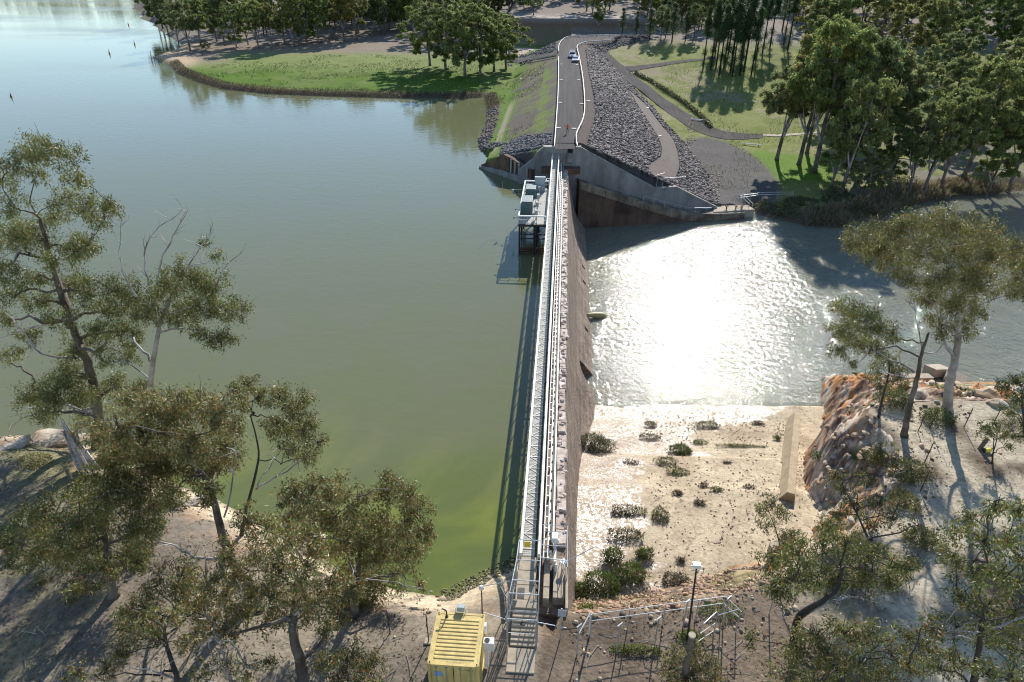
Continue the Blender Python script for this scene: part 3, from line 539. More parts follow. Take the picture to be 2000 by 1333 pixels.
# riprap: two rock slopes, thousands of stones
def rocks(name, x, y, z, r, seed, m, lo=.5, hi=1.9, tint=(.088, .08, .082)):      # many angular stones in one mesh, each with its own shade
    g_ = np.random.default_rng(seed); t_ = MB().rock((0, 0, 0), 1, random.Random(1)); F0 = np.array(t_.f); n_ = len(x)
    ph = (1 + 5 ** .5) / 2; V0 = np.array([(-1, ph, 0), (1, ph, 0), (-1, -ph, 0), (1, -ph, 0), (0, -1, ph), (0, 1, ph), (0, -1, -ph), (0, 1, -ph), (ph, 0, -1), (ph, 0, 1), (-ph, 0, -1), (-ph, 0, 1)]) / 1.9
    q, _ = np.linalg.qr(g_.normal(size=(n_, 3, 3))); W = np.einsum('nij,kj->nki', q, V0) * g_.uniform(.7, 1.25, (n_, 12, 1)) * g_.uniform(.7, 1.3, (n_, 1, 3)) * np.array([1, 1, .75])
    W = W * np.asarray(r)[:, None, None] + np.stack([x, y, z], -1)[:, None]
    c_ = np.repeat(g_.uniform(lo, hi, n_) ** 1.3, 12)[:, None] * np.array([tint]) * np.repeat(g_.uniform(.9, 1.1, (n_, 3)), 12, 0)
    return link(name, npmesh(name, W.reshape(-1, 3), (F0[None] + 12 * np.arange(n_)[:, None, None]).reshape(-1, 3), m, c_))
M['rip2'] = mat('basalt_stones', (.1, .1, .1), .8, .3, 5, 0, attr=True)
rng = random.Random(11); N_ = 44000; g_ = np.random.default_rng(3); rx = g_.uniform(2, 42, N_); ry = 119.8 + 168 * g_.random(N_) ** 1.15
h_, k_ = height(rx, ry, True); sb = sdist(bpoly, rx, ry); ok = (k_['he'] > k_['zl'] - .3) & (k_['cr'] < -1.3) & (sb < -.25) & (ry > 120.25 + (rx - 2.5) * .262) & (rx > 3)
rx, ry, h_ = rx[ok], ry[ok], h_[ok]
tag(rocks('rock_riprap', rx, ry, h_ + g_.uniform(-.05, .15, len(rx)), g_.uniform(.15, .40, len(rx)) * (1 + .2 * (ry > 190)), 4, M['rip2'], .55, 1.9, (.128, .107, .098)), 'dark basalt riprap covering the downstream slope of the embankment', 'riprap', kind='stuff')
rs = MB(); N_ = 3200; rx = np.array([rng.uniform(-16, -2) for _ in range(N_)]); ry = np.array([rng.uniform(119.8, 140) for _ in range(N_)]); h_, k_ = height(rx, ry, True)
ok = (k_['cr'] < -1.0) & (h_ > .9) & (k_['fl'] > 1.6) & (ry + .5 * rx < 133 - 3 * np.abs(rx + 8) * .3) & (rx > -11.5)
for x, y, z in zip(rx[ok], ry[ok], h_[ok]): rs.rock((x, y, z + rng.uniform(-.02, .12)), rng.uniform(.2, .45), rng, 0)
for _ in range(700):
    x, y = rng.uniform(-22, -3.5), rng.uniform(247, 275); z = hg(x, y)
    if 7 - .44 * 30 < z and 1.4 < z < 6.8: rs.rock((x, y, z + .05), rng.uniform(.3, .6), rng)
for _ in range(260):                                     # stones along the waterline of the slope
    t = rng.random() * (len(_fsh) - 18 - 1) + 17; i = min(int(t), len(_fsh) - 2); p = _fsh[i] * (1 - t % 1) + _fsh[i + 1] * (t % 1); x, y = p[0] + rng.uniform(0, 3), p[1] + rng.uniform(-.4, .8); rs.rock((x, y, max(hg(x, y), -.1) + .05), rng.uniform(.2, .42), rng)
tag(rs.build('rock_facing', [M['rip']]), 'grey rubble facing the lake side of the embankment', 'riprap', kind='stuff')
rs = MB()
for (u, v, w_, c_) in [(1395, 365, 10, 120), (1350, 255, 8, 60)]:
    for _ in range(c_):
        p = ground(u + rng.uniform(-w_, w_), v + rng.uniform(-25, 30)); rs.rock((p[0], p[1], p[2] + .05), rng.uniform(.12, .3), rng)
tag(rs.build('pale_spalls', [M['rock_pale']]), 'pale stone spalls along the foot of the riprap', 'stones', kind='stuff')

def guard_rail(name, pts, z, label, group=None):
    pts = np.array(pts); root = empty(name, (pts[0][0], pts[0][1], z), label, 'guard rail', group); s = MB()
    out = [pts[0]]
    for i in range(len(pts) - 1):
        p0_, p1_, p2_, p3_ = pts[max(i - 1, 0)], pts[i], pts[i + 1], pts[min(i + 2, len(pts) - 1)]
        for t in np.linspace(0, 1, 7)[1:]: out.append(.5 * ((2 * p1_) + (-p0_ + p2_) * t + (2 * p0_ - 5 * p1_ + 4 * p2_ - p3_) * t * t + (-p0_ + 3 * p1_ - 3 * p2_ + p3_) * t ** 3))
    zs = [max(hg(*p), z - .3) for p in out]
    for i in range(len(out) - 1):
        a, b2 = out[i], out[i + 1]
        for dz, w in ((.72, .12), (.52, .12)): s.bar((a[0], a[1], zs[i] + dz), (b2[0], b2[1], zs[i + 1] + dz), w, .15)
        s.bar((a[0], a[1], zs[i] + .62), (b2[0], b2[1], zs[i + 1] + .62), .05, .12)
    rel(s.build('rail_beam', [M['galv_bright']], root), root)
    acc = 0; pm = MB().box(-.06, .06, -.06, .06, -.2, .68).mesh('post', [M['dark_steel']])
    for i in range(len(out) - 1):
        acc += np.linalg.norm(out[i + 1] - out[i])
        if acc > 3.8: acc = 0; o = link('post', pm, root); o.location = (out[i][0], out[i][1], zs[i]); rel(o, root)
    return root
M['galv_bright'] = mat('bright_galvanised', (.55, .57, .58), .45, .15, 3, 0, metal=.3)
guard_rail('guard_rail', line([(1083, 283), (1087, 230), (1090, 180), (1091, 140), (1091, 112)], 7.6), 7, 'long straight steel guard rail on the lake side of the embankment road')
guard_rail('guard_rail', line([(1091, 100.5), (1091.5, 90), (1097, 80), (1107, 73), (1125, 70.5), (1165, 69.5), (1240, 67.5)], 7.6), 7, 'guard rail curving round the far bend of the road before the cut face')
guard_rail('guard_rail', line([(1128, 283), (1126, 262), (1139, 232), (1142, 200), (1138, 150), (1131, 110), (1127, 92), (1134, 86), (1147, 82), (1172, 78.5), (1200, 76)], 7.6), 7, 'guard rail with a bulge beside the riprap side of the embankment road')
guard_rail('guard_rail', [g[:2] for g in (ground(1089, 101), ground(1060, 104), ground(1030, 110), ground(1010, 113))], 3.5, 'guard rail on the upper side of the ramp down to the lake')
guard_rail('guard_rail', [g[:2] for g in (ground(1088, 111.5), ground(1060, 117), ground(1035, 122))], 3.5, 'guard rail on the lower side of the ramp down to the lake')
pm = MB().box(-.42, .42, -.16, .16, 0, .1).mesh('survey_marker', [M['white_paint']])
for k, (u, v, w) in enumerate([(1094, 202, 'left edge, second nearest'), (1090.5, 252, 'left edge, nearest'), (1096, 157, 'left edge, third nearest'), (1096, 127, 'left edge, fourth nearest'), (1121, 253, 'right edge, nearest'), (1136, 204, 'right edge, second nearest'), (1130, 157, 'right edge, third nearest'), (1127, 128, 'right edge, fourth nearest'), (1149, 199, 'shoulder outside the right rail'), (1263, 327, 'berm track, nearest end'), (1288, 267, 'berm track, middle'), (1264, 212, 'berm track, far end')]):
    p = ground(u, v); o = link('survey_marker', pm); o.location = (p[0], p[1], p[2] + .1); tag(o, f'small white marker block on the embankment, {w}', 'marker', 'survey markers along the embankment')
# ---------------------------------------------------------------- footbridge along the dam
def sub(root, name, mb, m, bevel=0, smooth=False): return rel(mb.build(name, m if isinstance(m, list) else [m], root, smooth, bevel), root)
def inst(root, name, me, loc, rot=(0, 0, 0)):
    o = link(name, me, root); o.location = loc; o.rotation_euler = rot; return rel(o, root)
WL, WR, WZ = -1.56, -.47, 4.5
wk = empty('footbridge', (-1, 29, 4.5), 'long narrow footbridge with white rails running the whole length of the dam', 'footbridge')
pm = MB(); pm.box(-.36, .36, .01, 1.99, -.05, 0)
for k in range(13): pm.box(-.36, .36, .06 + k * .15, .10 + k * .15, 0, .012)
pm = pm.mesh('deck_panel', [M['grating']])
for k in range(45): inst(wk, 'deck_panel', pm, (-1.13, 29.4 + 2 * k, WZ))
sub(wk, 'left_rail', MB().box(WL - .09, WL + .09, 28.6, 119.2, 5.34, 5.62), M['white_paint'], .015)
sub(wk, 'right_rail', MB().box(WR - .085, WR + .085, 28.6, 119.2, 5.38, 5.62), M['white_paint'], .015)
tb = MB().box(-.37, .37, -.022, .022, .014, .05).mesh('cross_member', [M['white_paint']])
d1 = MB().bar((-.34, .04, .03), (.34, .62, .03), .03, .03).mesh('diagonal', [M['white_paint']]); d2 = MB().bar((.34, .66, .03), (-.34, 1.22, .03), .03, .03).mesh('diagonal', [M['white_paint']])
for k in range(71):
    y = 30 + k * 1.25; inst(wk, 'cross_member', tb, (-1.13, y, WZ)); inst(wk, 'diagonal', d1, (-1.13, y, WZ)); inst(wk, 'diagonal', d2, (-1.13, y, WZ))
pm = MB().box(-.03, .03, -.03, .03, -.1, .86).mesh('rail_post', [M['white_paint']])
for k in range(37):
    y = 29.4 + k * 2.48; inst(wk, 'rail_post', pm, (WL, y, WZ)); inst(wk, 'rail_post', pm, (WR, y, WZ))
for x in (WL, WR): sub(wk, 'mid_rail', MB().box(x - .02, x + .02, 29, 119, 4.95, 5.0), M['white_paint'])
for x in (WL + .06, WR - .1): sub(wk, 'girder', MB().box(x - .05, x + .05, 28.8, 119.1, 4.1, 4.44), M['dark_steel']); sub(wk, 'bottom_chord', MB().box(x - .04, x + .04, 28.8, 119.1, 3.1, 3.2), M['dark_steel'])
web = MB().bar((0, 0, -.35), (0, 1.24, -1.35), .05, .06).bar((0, 1.24, -1.35), (0, 2.48, -.35), .05, .06).mesh('web_brace', [M['dark_steel']])
for k in range(36): inst(wk, 'web_brace', web, (WL + .06, 29.4 + k * 2.48, WZ)); inst(wk, 'web_brace', web, (WR - .1, 29.4 + k * 2.48, WZ))
br = MB().bar((-1.1, 0, -.5), (.05, 0, -.5), .12, .14).bar((-.95, 0, -.55), (.05, 0, -2.2), .1, .1).mesh('bracket', [M['dark_steel']])
for k in range(18): inst(wk, 'bracket', br, (-.5, 31 + k * 5, WZ))
# rack rail beside the bridge
rk_ = empty('rack_rail', (0, 30, 4), 'white ladder-like rack rail with black studs between footbridge and dam crest', 'rail')
sub(rk_, 'inner_beam', MB().box(-.25, -.19, 29.6, 118.2, 4.05, 4.2), M['white_paint']); sub(rk_, 'outer_beam', MB().box(.0, .13, 29.6, 118.2, 4.1, 4.27), M['white_paint'])
tm = MB().box(-.19, .0, -.05, .05, 4.08, 4.16).mesh('tie', [M['white_paint']]); sm = MB().box(.09, .19, -.07, .07, 4.26, 4.36).mesh('stud', [M['black']]); lm = MB().box(-.02, .08, -.06, .06, 2.95, 4.1).mesh('support', [M['dark_steel']])
for k in range(88):
    inst(rk_, 'tie', tm, (0, 30.2 + k, 0)); inst(rk_, 'stud', sm, (0, 30.6 + k, 0))
    if k % 3 == 0: inst(rk_, 'support', lm, (0, 30.4 + k, 0))
sub(rk_, 'gap_shade_strip', MB().box(.17, .29, 30, 118, 3.2, 3.3), M['dark_steel'])  # added dark strip that stands in for the shade in the gap beside the kerb

# ---------------------------------------------------------------- intake platform in the lake
ip = empty('intake_platform', (-3.5, 94, 0), 'steel intake platform on piles in the lake beside the footbridge', 'platform')
x0, x1, y0, y1 = -5.4, -1.72, 86.8, 102.6
dp = MB().box(-.9, .9, .02, 1.53, -.08, 0); [dp.box(-.9, .9, .1 + k * .24, .13 + k * .24, 0, .015) for k in range(6)]; dp = dp.mesh('deck_panel', [M['grating']])
for i in range(2):
    for j in range(10): inst(ip, 'deck_panel', dp, (-4.47 + 1.86 * i, 86.95 + j * 1.55, 4.5))
for (a, b2) in (((x0, y0), (x1, y0)), ((x0, y0), (x0, y1)), ((x0, y1), (x1, y1))):
    sub(ip, 'top_rail', MB().bar((*a, 5.6), (*b2, 5.6), .17, .16), M['white_paint']); sub(ip, 'mid_rail', MB().bar((*a, 5.05), (*b2, 5.05), .05, .05), M['galv']); sub(ip, 'edge_beam', MB().bar((*a, 4.3), (*b2, 4.3), .14, .3), M['dark_steel'])
pm = MB().box(-.035, .035, -.035, .035, 4.4, 5.55).mesh('rail_post', [M['galv']])
for p in [(x0, y) for y in np.linspace(y0, y1, 7)] + [(x, y) for x in (-4.2, -3, -1.8) for y in (y0, y1)]: inst(ip, 'rail_post', pm, (*p, 0))
for y in np.linspace(y0 + .1, y1 - .1, 4):
    for x in (x0 + .1, -3.3): sub(ip, 'pile', MB().cyl(x, y, -5, 4.4, .13, 10), M['dark_steel'])
    sub(ip, 'cross_beam', MB().bar((x0, y, 2.4), (x1, y, 2.4), .12, .16), M['dark_steel']); sub(ip, 'cross_beam', MB().bar((x0, y, 1.0), (x1, y, 1.0), .12, .16), M['rust'])
for (a, b2) in ((x0, -3.6), (-3.6, x1)): sub(ip, 'front_brace', MB().bar((a, y0 - .03, 4.2), (b2, y0 - .03, 3.1), .05, .05).bar((b2, y0 - .03, 4.2), (a, y0 - .03, 3.1), .05, .05), M['dark_steel'])
sub(ip, 'front_beam', MB().bar((x0, y0, 3.05), (x1, y0, 3.05), .1, .12), M['dark_steel'])
for k in range(4): sub(ip, 'trash_rack_bar', MB().bar((x0, y0 + .2 + k * .6, .25), (x1, y0 + .2 + k * .6, .25), .12, .12), M['rust'])
for j, y in enumerate((88.9, 92.3, 95.8, 99.4)):
    g_ = sub(ip, 'gate_actuator', MB().cyl(-3.15, y, 4.5, 5.5, .1, 10).box(-3.35, -2.95, y - .2, y + .2, 5.3, 5.75).cyl(-2.7, y, 5.45, 5.6, .12, 8), M['grey_box']); 
    o = MB().cyl(-3.2, y, 5.95, 6.0, .42, 18).cyl(-3.2, y, 5.7, 5.95, .05, 6).build('handwheel', [M['white_box']], g_); o.matrix_parent_inverse = g_.matrix_parent_inverse
    sub(ip, 'spindle_pipe', MB().cyl(-3.1, y, -3, 4.5, .14, 10), M['dark_steel'])
o = sub(ip, 'control_cabinet', MB().box(-5.25, -3.75, 89.9, 92.7, 4.5, 6.55), M['green_box'], .02); q = MB().box(-5.3, -3.7, 89.82, 92.78, 6.56, 6.66).build('lid', [M['white_box']], o); q.matrix_parent_inverse = o.matrix_parent_inverse
q = MB().box(-3.72, -3.69, 89.9, 92.7, 4.5, 6.52).build('door_panel', [M['white_box']], o); q.matrix_parent_inverse = o.matrix_parent_inverse
sub(ip, 'pump_housing', MB().box(-5.1, -3.6, 97.6, 100.2, 4.5, 5.9), M['green_box'], .03)
o = sub(ip, 'switchboard', MB().box(-3.9, -2.3, 100.9, 101.4, 4.5, 6.7), M['grey_box'], .02); q = MB().box(-3.95, -2.25, 100.85, 101.5, 6.71, 6.78).build('hood', [M['white_box']], o); q.matrix_parent_inverse = o.matrix_parent_inverse
sub(ip, 'access_frame', MB().bar((-2.2, 103.6, 5.7), (-1.6, 103.6, 5.7), .05, .05).bar((-2.2, 103.6, 4.4), (-2.2, 103.6, 5.7), .05, .05).bar((-2.2, 102.7, 5.7), (-2.2, 103.6, 5.7), .05, .05), M['galv'])
for y in (88, 91.5, 98): sub(ip, 'outrigger', MB().bar((x0, y, 4.9), (-6.1, y, 4.9), .05, .05).box(-6.2, -6.05, y - .08, y + .08, 4.8, 5.0), M['dark_steel'])
sub(ip, 'gauge_arm', MB().bar((x0, 99, 5.3), (-7.4, 99, 5.3), .04, .04).cyl(-7.0, 99, 4.7, 5.35, .14, 10).bar((-8.6, 99, 4.4), (-8.6, 99, 6.6), .03, .03).bar((-8.6, 99, 4.4), (-7.0, 99, 4.4), .03, .03), M['grey_box'])

# ---------------------------------------------------------------- entry stairs, cage, slabs
M['mesh'] = bpy.data.materials.new('chain_link'); M['mesh'].use_nodes = True
t = M['mesh'].node_tree; n = t.nodes; L = t.links; b = n['Principled BSDF']; b.inputs['Base Color'].default_value = (.5, .51, .52, 1); b.inputs['Metallic'].default_value = .4; b.inputs['Roughness'].default_value = .5
g_ = n.new('ShaderNodeNewGeometry'); sx = n.new('ShaderNodeSeparateXYZ'); L.new(g_.outputs['Position'], sx.inputs[0])
def wires(sign):
    a = n.new('ShaderNodeMath'); a.operation = 'ADD'; L.new(sx.outputs[0], a.inputs[0]); L.new(sx.outputs[1], a.inputs[1])
    m_ = n.new('ShaderNodeMath'); m_.operation = 'MULTIPLY_ADD'; m_.inputs[1].default_value = sign; L.new(sx.outputs[2], m_.inputs[0]); L.new(a.outputs[0], m_.inputs[2])
    f = n.new('ShaderNodeMath'); f.operation = 'PINGPONG'; f.inputs[1].default_value = .04; L.new(m_.outputs[0], f.inputs[0])
    c = n.new('ShaderNodeMath'); c.operation = 'LESS_THAN'; c.inputs[1].default_value = .0045; L.new(f.outputs[0], c.inputs[0]); return c.outputs[0]
mx_ = n.new('ShaderNodeMath'); mx_.operation = 'MAXIMUM'; L.new(wires(1), mx_.inputs[0]); L.new(wires(-1), mx_.inputs[1]); L.new(mx_.outputs[0], b.inputs['Alpha'])
st = empty('entry_stairs', (-1.2, 23, 3.8), 'broad concrete stairs and slabs leading up to the footbridge', 'stairs')
sub(st, 'bottom_slab', MB().box(-1.93, -.45, 22.15, 23.58, 3.3, 3.84), M['slab'], .02)
for k in range(9): sub(st, 'step', MB().box(-1.82, -.5, 23.7 + k * .245, 26.2, 3.4, 3.9 + k * .075), M['slab'], .012)
for k in range(3): sub(st, 'landing_slab', MB().box(-1.72 + .03 * k, -.62, 26.22 + k * 1.06, 27.24 + k * 1.06, 3.2, 4.5 + .0 * k), M['slab'], .015)
sub(st, 'cover_plate', MB().box(-1.62, -1.22, 26.3, 27.0, 4.5, 4.53), M['dark_steel']); sub(st, 'cover_plate', MB().box(-1.34, -1.06, 24.75, 25.0, 4.205, 4.235), M['dark_steel'])
cg = empty('entry_cage', (-1.2, 23.7, 3.8), 'galvanised pipe and chain-link security cage around the entry stairs', 'cage')
hoops = [(23.75, -2.0, -.4, 3.8, 5.95), (24.15, -2.0, -.38, 3.9, 6.1), (24.9, -1.95, -.38, 4.1, 6.55), (25.75, -1.85, -.38, 4.3, 6.6), (27.2, -1.72, -.38, 4.4, 6.6), (28.7, -1.66, -.38, 4.4, 6.6)]
for (y, a, b2, zb, zt) in hoops:
    s = MB(); 
    for x in (a, b2): s.tube([(x, y, zb - .3), (x, y, zt)], .032, 8)
    s.tube([(a, y, zt), (b2, y, zt)], .03, 8); sub(cg, 'hoop_frame', s, M['galv'])
for k in range(len(hoops) - 1):
    (ya, a, b2, zb, zt), (yb, a2, c2, zb2, zt2) = hoops[k], hoops[k + 1]
    for (xa, xb) in ((a, a2), (b2, c2)):
        sub(cg, 'side_rail', MB().tube([(xa, ya, zt), (xb, yb, zt2)], .028, 8).tube([(xa, ya, zb + .9), (xb, yb, zb2 + .9)], .02, 6), M['galv'])
        sub(cg, 'mesh_panel', MB().add([(xa, ya, zb), (xb, yb, zb2), (xb, yb, zt2), (xa, ya, zt)], [(0, 1, 2, 3)]), M['mesh'])
sub(cg, 'gate_leaf', MB().tube([(-1.95, 23.7, 3.9), (-1.95, 23.7, 5.9), (-.45, 23.7, 5.9), (-.45, 23.7, 3.9)], .026, 8).tube([(-1.95, 23.7, 4.9), (-.45, 23.7, 4.9)], .02, 6), M['galv'])
sub(cg, 'warning_plate', MB().box(-1.36, -1.0, 28.66, 28.69, 6.05, 6.5), M['yellow_sign'] if 'yellow_sign' in M else M['yellow'])
for (p, q) in (((-2.0, 25.75, 6.5), (-3.5, 25.7, 6.0)), ((-2.0, 24.9, 5.9), (-2.5, 25.6, 6.2)), ((-2.0, 23.8, 5.8), (-3.3, 24.2, 5.75)), ((-.38, 23.8, 5.75), (1.15, 23.75, 5.5)), ((-.38, 28.2, 5.8), (1.2, 28.2, 5.6)), ((1.2, 28.2, 5.6), (2.7, 29.0, 6.0))):
    sub(cg, 'guard_arm', MB().tube([p, q], .025, 8), M['galv'])
# gear at the near end of the crest
eq = empty('winch_station', (.6, 27.5, 3.6), 'white winch housing on concrete plinths inside a pipe railing beside the footbridge', 'winch')
sub(eq, 'plinth', MB().box(.42, 1.12, 27.2, 30.3, 2.6, 3.62), M['slab'], .02); sub(eq, 'plinth', MB().box(-.16, .2, 27.0, 30.6, 2.6, 3.75), M['slab'], .02); sub(eq, 'side_kerb', MB().box(1.14, 1.3, 26.2, 29.2, 2.4, 4.0), M['slab'], .02)
sub(eq, 'winch_housing', MB().box(.24, .64, 30.6, 31.2, 4.4, 4.85), M['white_box'], .05); sub(eq, 'winch_column', MB().box(.4, .56, 29.3, 30.7, 3.6, 4.3).cyl(.55, 29.2, 3.6, 4.2, .09, 10), M['white_box'], .02)
sub(eq, 'valve_wheel', MB().cyl(1.0, 29.4, 4.2, 4.26, .2, 14).cyl(1.0, 29.4, 3.6, 4.2, .05, 8), M['white_box']); sub(eq, 'motor', MB().tube([(.2, 30.4, 4.2), (.2, 31.0, 4.2)], .14, 12), M['rust'])
for (x, y) in ((1.22, 28.3), (1.22, 29.9), (1.22, 31.6), (-.3, 31.6)): sub(eq, 'rail_post', MB().tube([(x, y, 3.2), (x, y, 5.0)], .028, 8), M['galv'])
for z in (5.0, 4.45): sub(eq, 'rail', MB().tube([(1.22, 28.3, z), (1.22, 31.6, z), (-.3, 31.6, z)], .024, 8), M['galv'])
sub(eq, 'cross_rail', MB().tube([(1.22, 29.9, 5.0), (-.35, 29.9, 5.0)], .024, 8), M['galv'])

# ---------------------------------------------------------------- yellow container
ct = empty('shipping_container', (-4.38, 22.1, 3.78), 'small yellow shipping container with ribbed roof beside the footbridge stairs', 'container')
def csub(name, mb, m, par=None, bevel=0):
    o = mb.build(name, m if isinstance(m, list) else [m], par or ct, False, bevel)
    return o
hx, hy, hz = 1.22, 1.495, 2.59
b_ = MB(); 
for s_ in (-1, 1):                                        # corrugated sides
    k = 0
    while k < 10:
        ya = -hy + .18 + k * .265
        b_.box(s_ * (hx - .05) - .012, s_ * (hx - .05) + .012, ya, ya + .13, .15, hz - .12); b_.box(s_ * (hx - .02) - .012, s_ * (hx - .02) + .012, ya + .13, ya + .265, .15, hz - .12); k += 1
csub('side_walls', b_, M['yellow'])
csub('roof', MB().box(-hx + .04, hx - .04, -hy + .05, hy - .05, hz - .09, hz - .03), M['yellow'])
rb = MB().hexa([(-1.02, -.09, 0), (1.02, -.09, 0), (1.02, .09, 0), (-1.02, .09, 0), (-.99, -.05, .035), (.99, -.05, .035), (.99, .05, .035), (-.99, .05, .035)]).mesh('roof_rib', [M['yellow']])
for k in range(11): o = link('roof_rib', rb, ct); o.location = (0, -1.12 + k * .222, hz - .03)
fr_ = MB()
for s_ in (-1, 1):
    fr_.box(s_ * hx - .05, s_ * hx + .05, -hy + .06, hy - .06, hz - .12, hz - .01); fr_.box(s_ * hx - .05, s_ * hx + .05, -hy + .06, hy - .06, 0, .14)
    for e in (-1, 1): fr_.box(s_ * (hx - .03) - .07, s_ * (hx - .03) + .07, e * (hy - .03) - .07, e * (hy - .03) + .07, .12, hz - .1)
for e in (-1, 1): fr_.box(-hx, hx, e * (hy - .03) - .06, e * (hy - .03) + .06, hz - .13, hz - .015); fr_.box(-hx, hx, e * (hy - .03) - .06, e * (hy - .03) + .06, 0, .14)
csub('frame', fr_, M['yellow'])
for s_ in (-1, 1):
    for e in (-1, 1):
        for z in (0, hz - .118):
            o = csub('corner_casting', MB().box(s_ * (hx - .06) - .09, s_ * (hx - .06) + .09, e * (hy - .07) - .085, e * (hy - .07) + .085, z, z + .118), M['yellow'], None, .01)
            if z > 1: csub('casting_slot', MB().box(s_ * (hx - .06) - .03, s_ * (hx - .06) + .03, e * (hy - .07) - .055, e * (hy - .07) + .055, z + .1, z + .123), M['black'], o)
csub('end_wall', MB().box(-hx + .05, hx - .05, hy - .07, hy - .04, .14, hz - .12), M['yellow'])
for s_ in (-1, 1):
    d_ = csub('door', MB().box(min(0.012 * s_, s_ * (hx - .1)), max(.012 * s_, s_ * (hx - .1)), -hy + .02, -hy + .06, .16, hz - .14), M['yellow'], None, .01)
    for q in (.35, .85): csub('lock_rod', MB().cyl(s_ * q, -hy - .01, .12, hz - .12, .018, 8).box(s_ * q - .05, s_ * q + .05, -hy - .03, -hy + .02, hz - .26, hz - .2), M['galv'], d_)
    csub('gasket', MB().box(s_ * .006 - .008, s_ * .006 + .008, -hy + .005, -hy + .02, .16, hz - .14), M['black'], d_)
    if s_ < 0: csub('notice_plate', MB().box(-.95, -.55, -hy + .008, -hy + .018, hz - .95, hz - .62), M['blue_sign'], d_)
    else: csub('handle', MB().bar((.15, -hy - .02, 1.2), (.6, -hy - .02, 1.2), .03, .04), M['galv'], d_)
def text(name, body, size, loc, rot, m, par):
    cu = bpy.data.curves.new(name, 'FONT'); cu.body = body; cu.size = size; cu.align_x = 'CENTER'; cu.align_y = 'CENTER'; cu.extrude = .002
    o = bpy.data.objects.new(name, cu); C.objects.link(o); o.parent = par; o.location = loc; o.rotation_euler = rot
    dg = bpy.context.evaluated_depsgraph_get(); me = bpy.data.meshes.new_from_object(o.evaluated_get(dg)); bpy.data.objects.remove(o); me.materials.clear(); me.materials.append(m)
    q = link(name, me, par); q.location = loc; q.rotation_euler = rot; return q
text('roof_lettering', 'TTLU 000596 0', .14, (.05, -1.34, hz - .026), (0, 0, 0), M['faded'], ct); text('roof_lettering', 'TTLU', .1, (.15, 1.36, hz - .026), (0, 0, 0), M['faded'], ct)
text('door_lettering', 'TTLU 000596 0', .115, (.62, -hy + .016, hz - .4), (R(90), 0, 0), M['dark_print'], ct)
csub('vent_pipe', MB().tube([(-.72, 1.22, hz - .05), (-.72, 1.22, hz + .42), (-.78, 1.24, hz + .5), (-.95, 1.28, hz + .52)], .035, 8).cyl(-.72, 1.22, hz - .04, hz + .03, .09, 10), M['black'])
fl = csub('floodlight', MB().hexa([(-.24, 1.52, hz + .05), (.16, 1.52, hz + .05), (.16, 1.78, hz + .02), (-.24, 1.78, hz + .02), (-.24, 1.56, hz + .32), (.16, 1.56, hz + .32), (.16, 1.84, hz + .3), (-.24, 1.84, hz + .3)]), M['grey_box'], None, .02); csub('bracket', MB().bar((-.3, 1.5, hz - .03), (-.3, 1.62, hz + .25), .03, .05).bar((.22, 1.5, hz - .03), (.22, 1.62, hz + .25), .03, .05), M['galv'], fl)
ac = csub('air_conditioner', MB().box(hx + .06, hx + .62, .1, .5, 1.55, 2.15).box(hx + .1, hx + .3, .2, .4, .1, 1.55), M['white_box'], None, .03); csub('fan_grille', MB().cyl(hx + .26, .3, 2.15, 2.17, .14, 16), M['black'], ac)
csub('conduit_box', MB().box(hx + .05, hx + .16, .85, 1.1, 1.9, 2.5), M['white_box'])
# ---------------------------------------------------------------- fences, lamps and signs near the camera
def G(u, v): return ground(u, v)
fp = empty('security_fence', (*G(1204, 1277)[:2], 3.7), 'galvanised security fence posts with angled heads and wires on the near bank', 'fence')
fposts = [(1127, 1278, 2.3), (1204, 1276, 2.3), (1278, 1263, 2.3), (1334, 1224, 2.1), (1412, 1222, 2.3), (1502, 1200, 2.3)]
fw_ = []
for k, (u, v, h) in enumerate(fposts):
    g_ = G(u, v); x, y, z = g_; o = sub(fp, 'post', MB().tube([(x, y, z - .2), (x, y, z + h)], .035, 8).bar((x - .12, y - .1, z + h), (x + .14, y + .12, z + h + .04), .06, .05), M['galv'])
    q = MB().box(x - .24, x + .24, y - .2, y + .2, z - .15, z + .1).build('footing', [M['slab']], o, bevel=.03); q.matrix_parent_inverse = o.matrix_parent_inverse; fw_.append((x, y, z, h))
for k in (0, 1, 3, 4):
    a, b2 = fw_[k], fw_[k + 1]
    for f in (.3, .6, .95): sub(fp, 'wire', MB().tube([(a[0], a[1], a[2] + a[3] * f), (b2[0], b2[1], b2[2] + b2[3] * f)], .006, 4), M['galv'])
x, y, z = G(1150, 1243); sub(fp, 'stay', MB().tube([(x, y, z - .1), (x, y, z + 2.0)], .03, 8).tube([(x, y, z + 2.0), (fw_[0][0], fw_[0][1], fw_[0][2] + 1.6)], .035, 8), M['white_paint'])
hr = empty('handrail_fence', (*G(1280, 1225)[:2], 3.7), 'white two-bar pipe handrail with a bend above the spillway bank', 'handrail')
hp = [(1152, 1242), (1213, 1246), (1281, 1232), (1345, 1218), (1407, 1207), (1437, 1236)]; hw = [G(u, v) for u, v in hp]
hw[1] = hw[0] * .72 + hw[4] * .28; hw[2] = hw[0] * .45 + hw[4] * .55; hw[3] = hw[0] * .2 + hw[4] * .8
for p in hw: p[2] = hg(p[0], p[1])
for p in hw: sub(hr, 'post', MB().tube([(p[0], p[1], p[2] - .2), (p[0], p[1], p[2] + 1.75)], .03, 8), M['galv'])
for h in (1.75, 1.2):
    pts = [(p[0], p[1], 3.7 + h) for p in hw]; sub(hr, 'rail', MB().tube([pts[0], pts[4]], .021, 8), M['galv_bright']); sub(hr, 'return_rail', MB().tube([pts[4], pts[5]], .021, 8), M['galv_bright'])
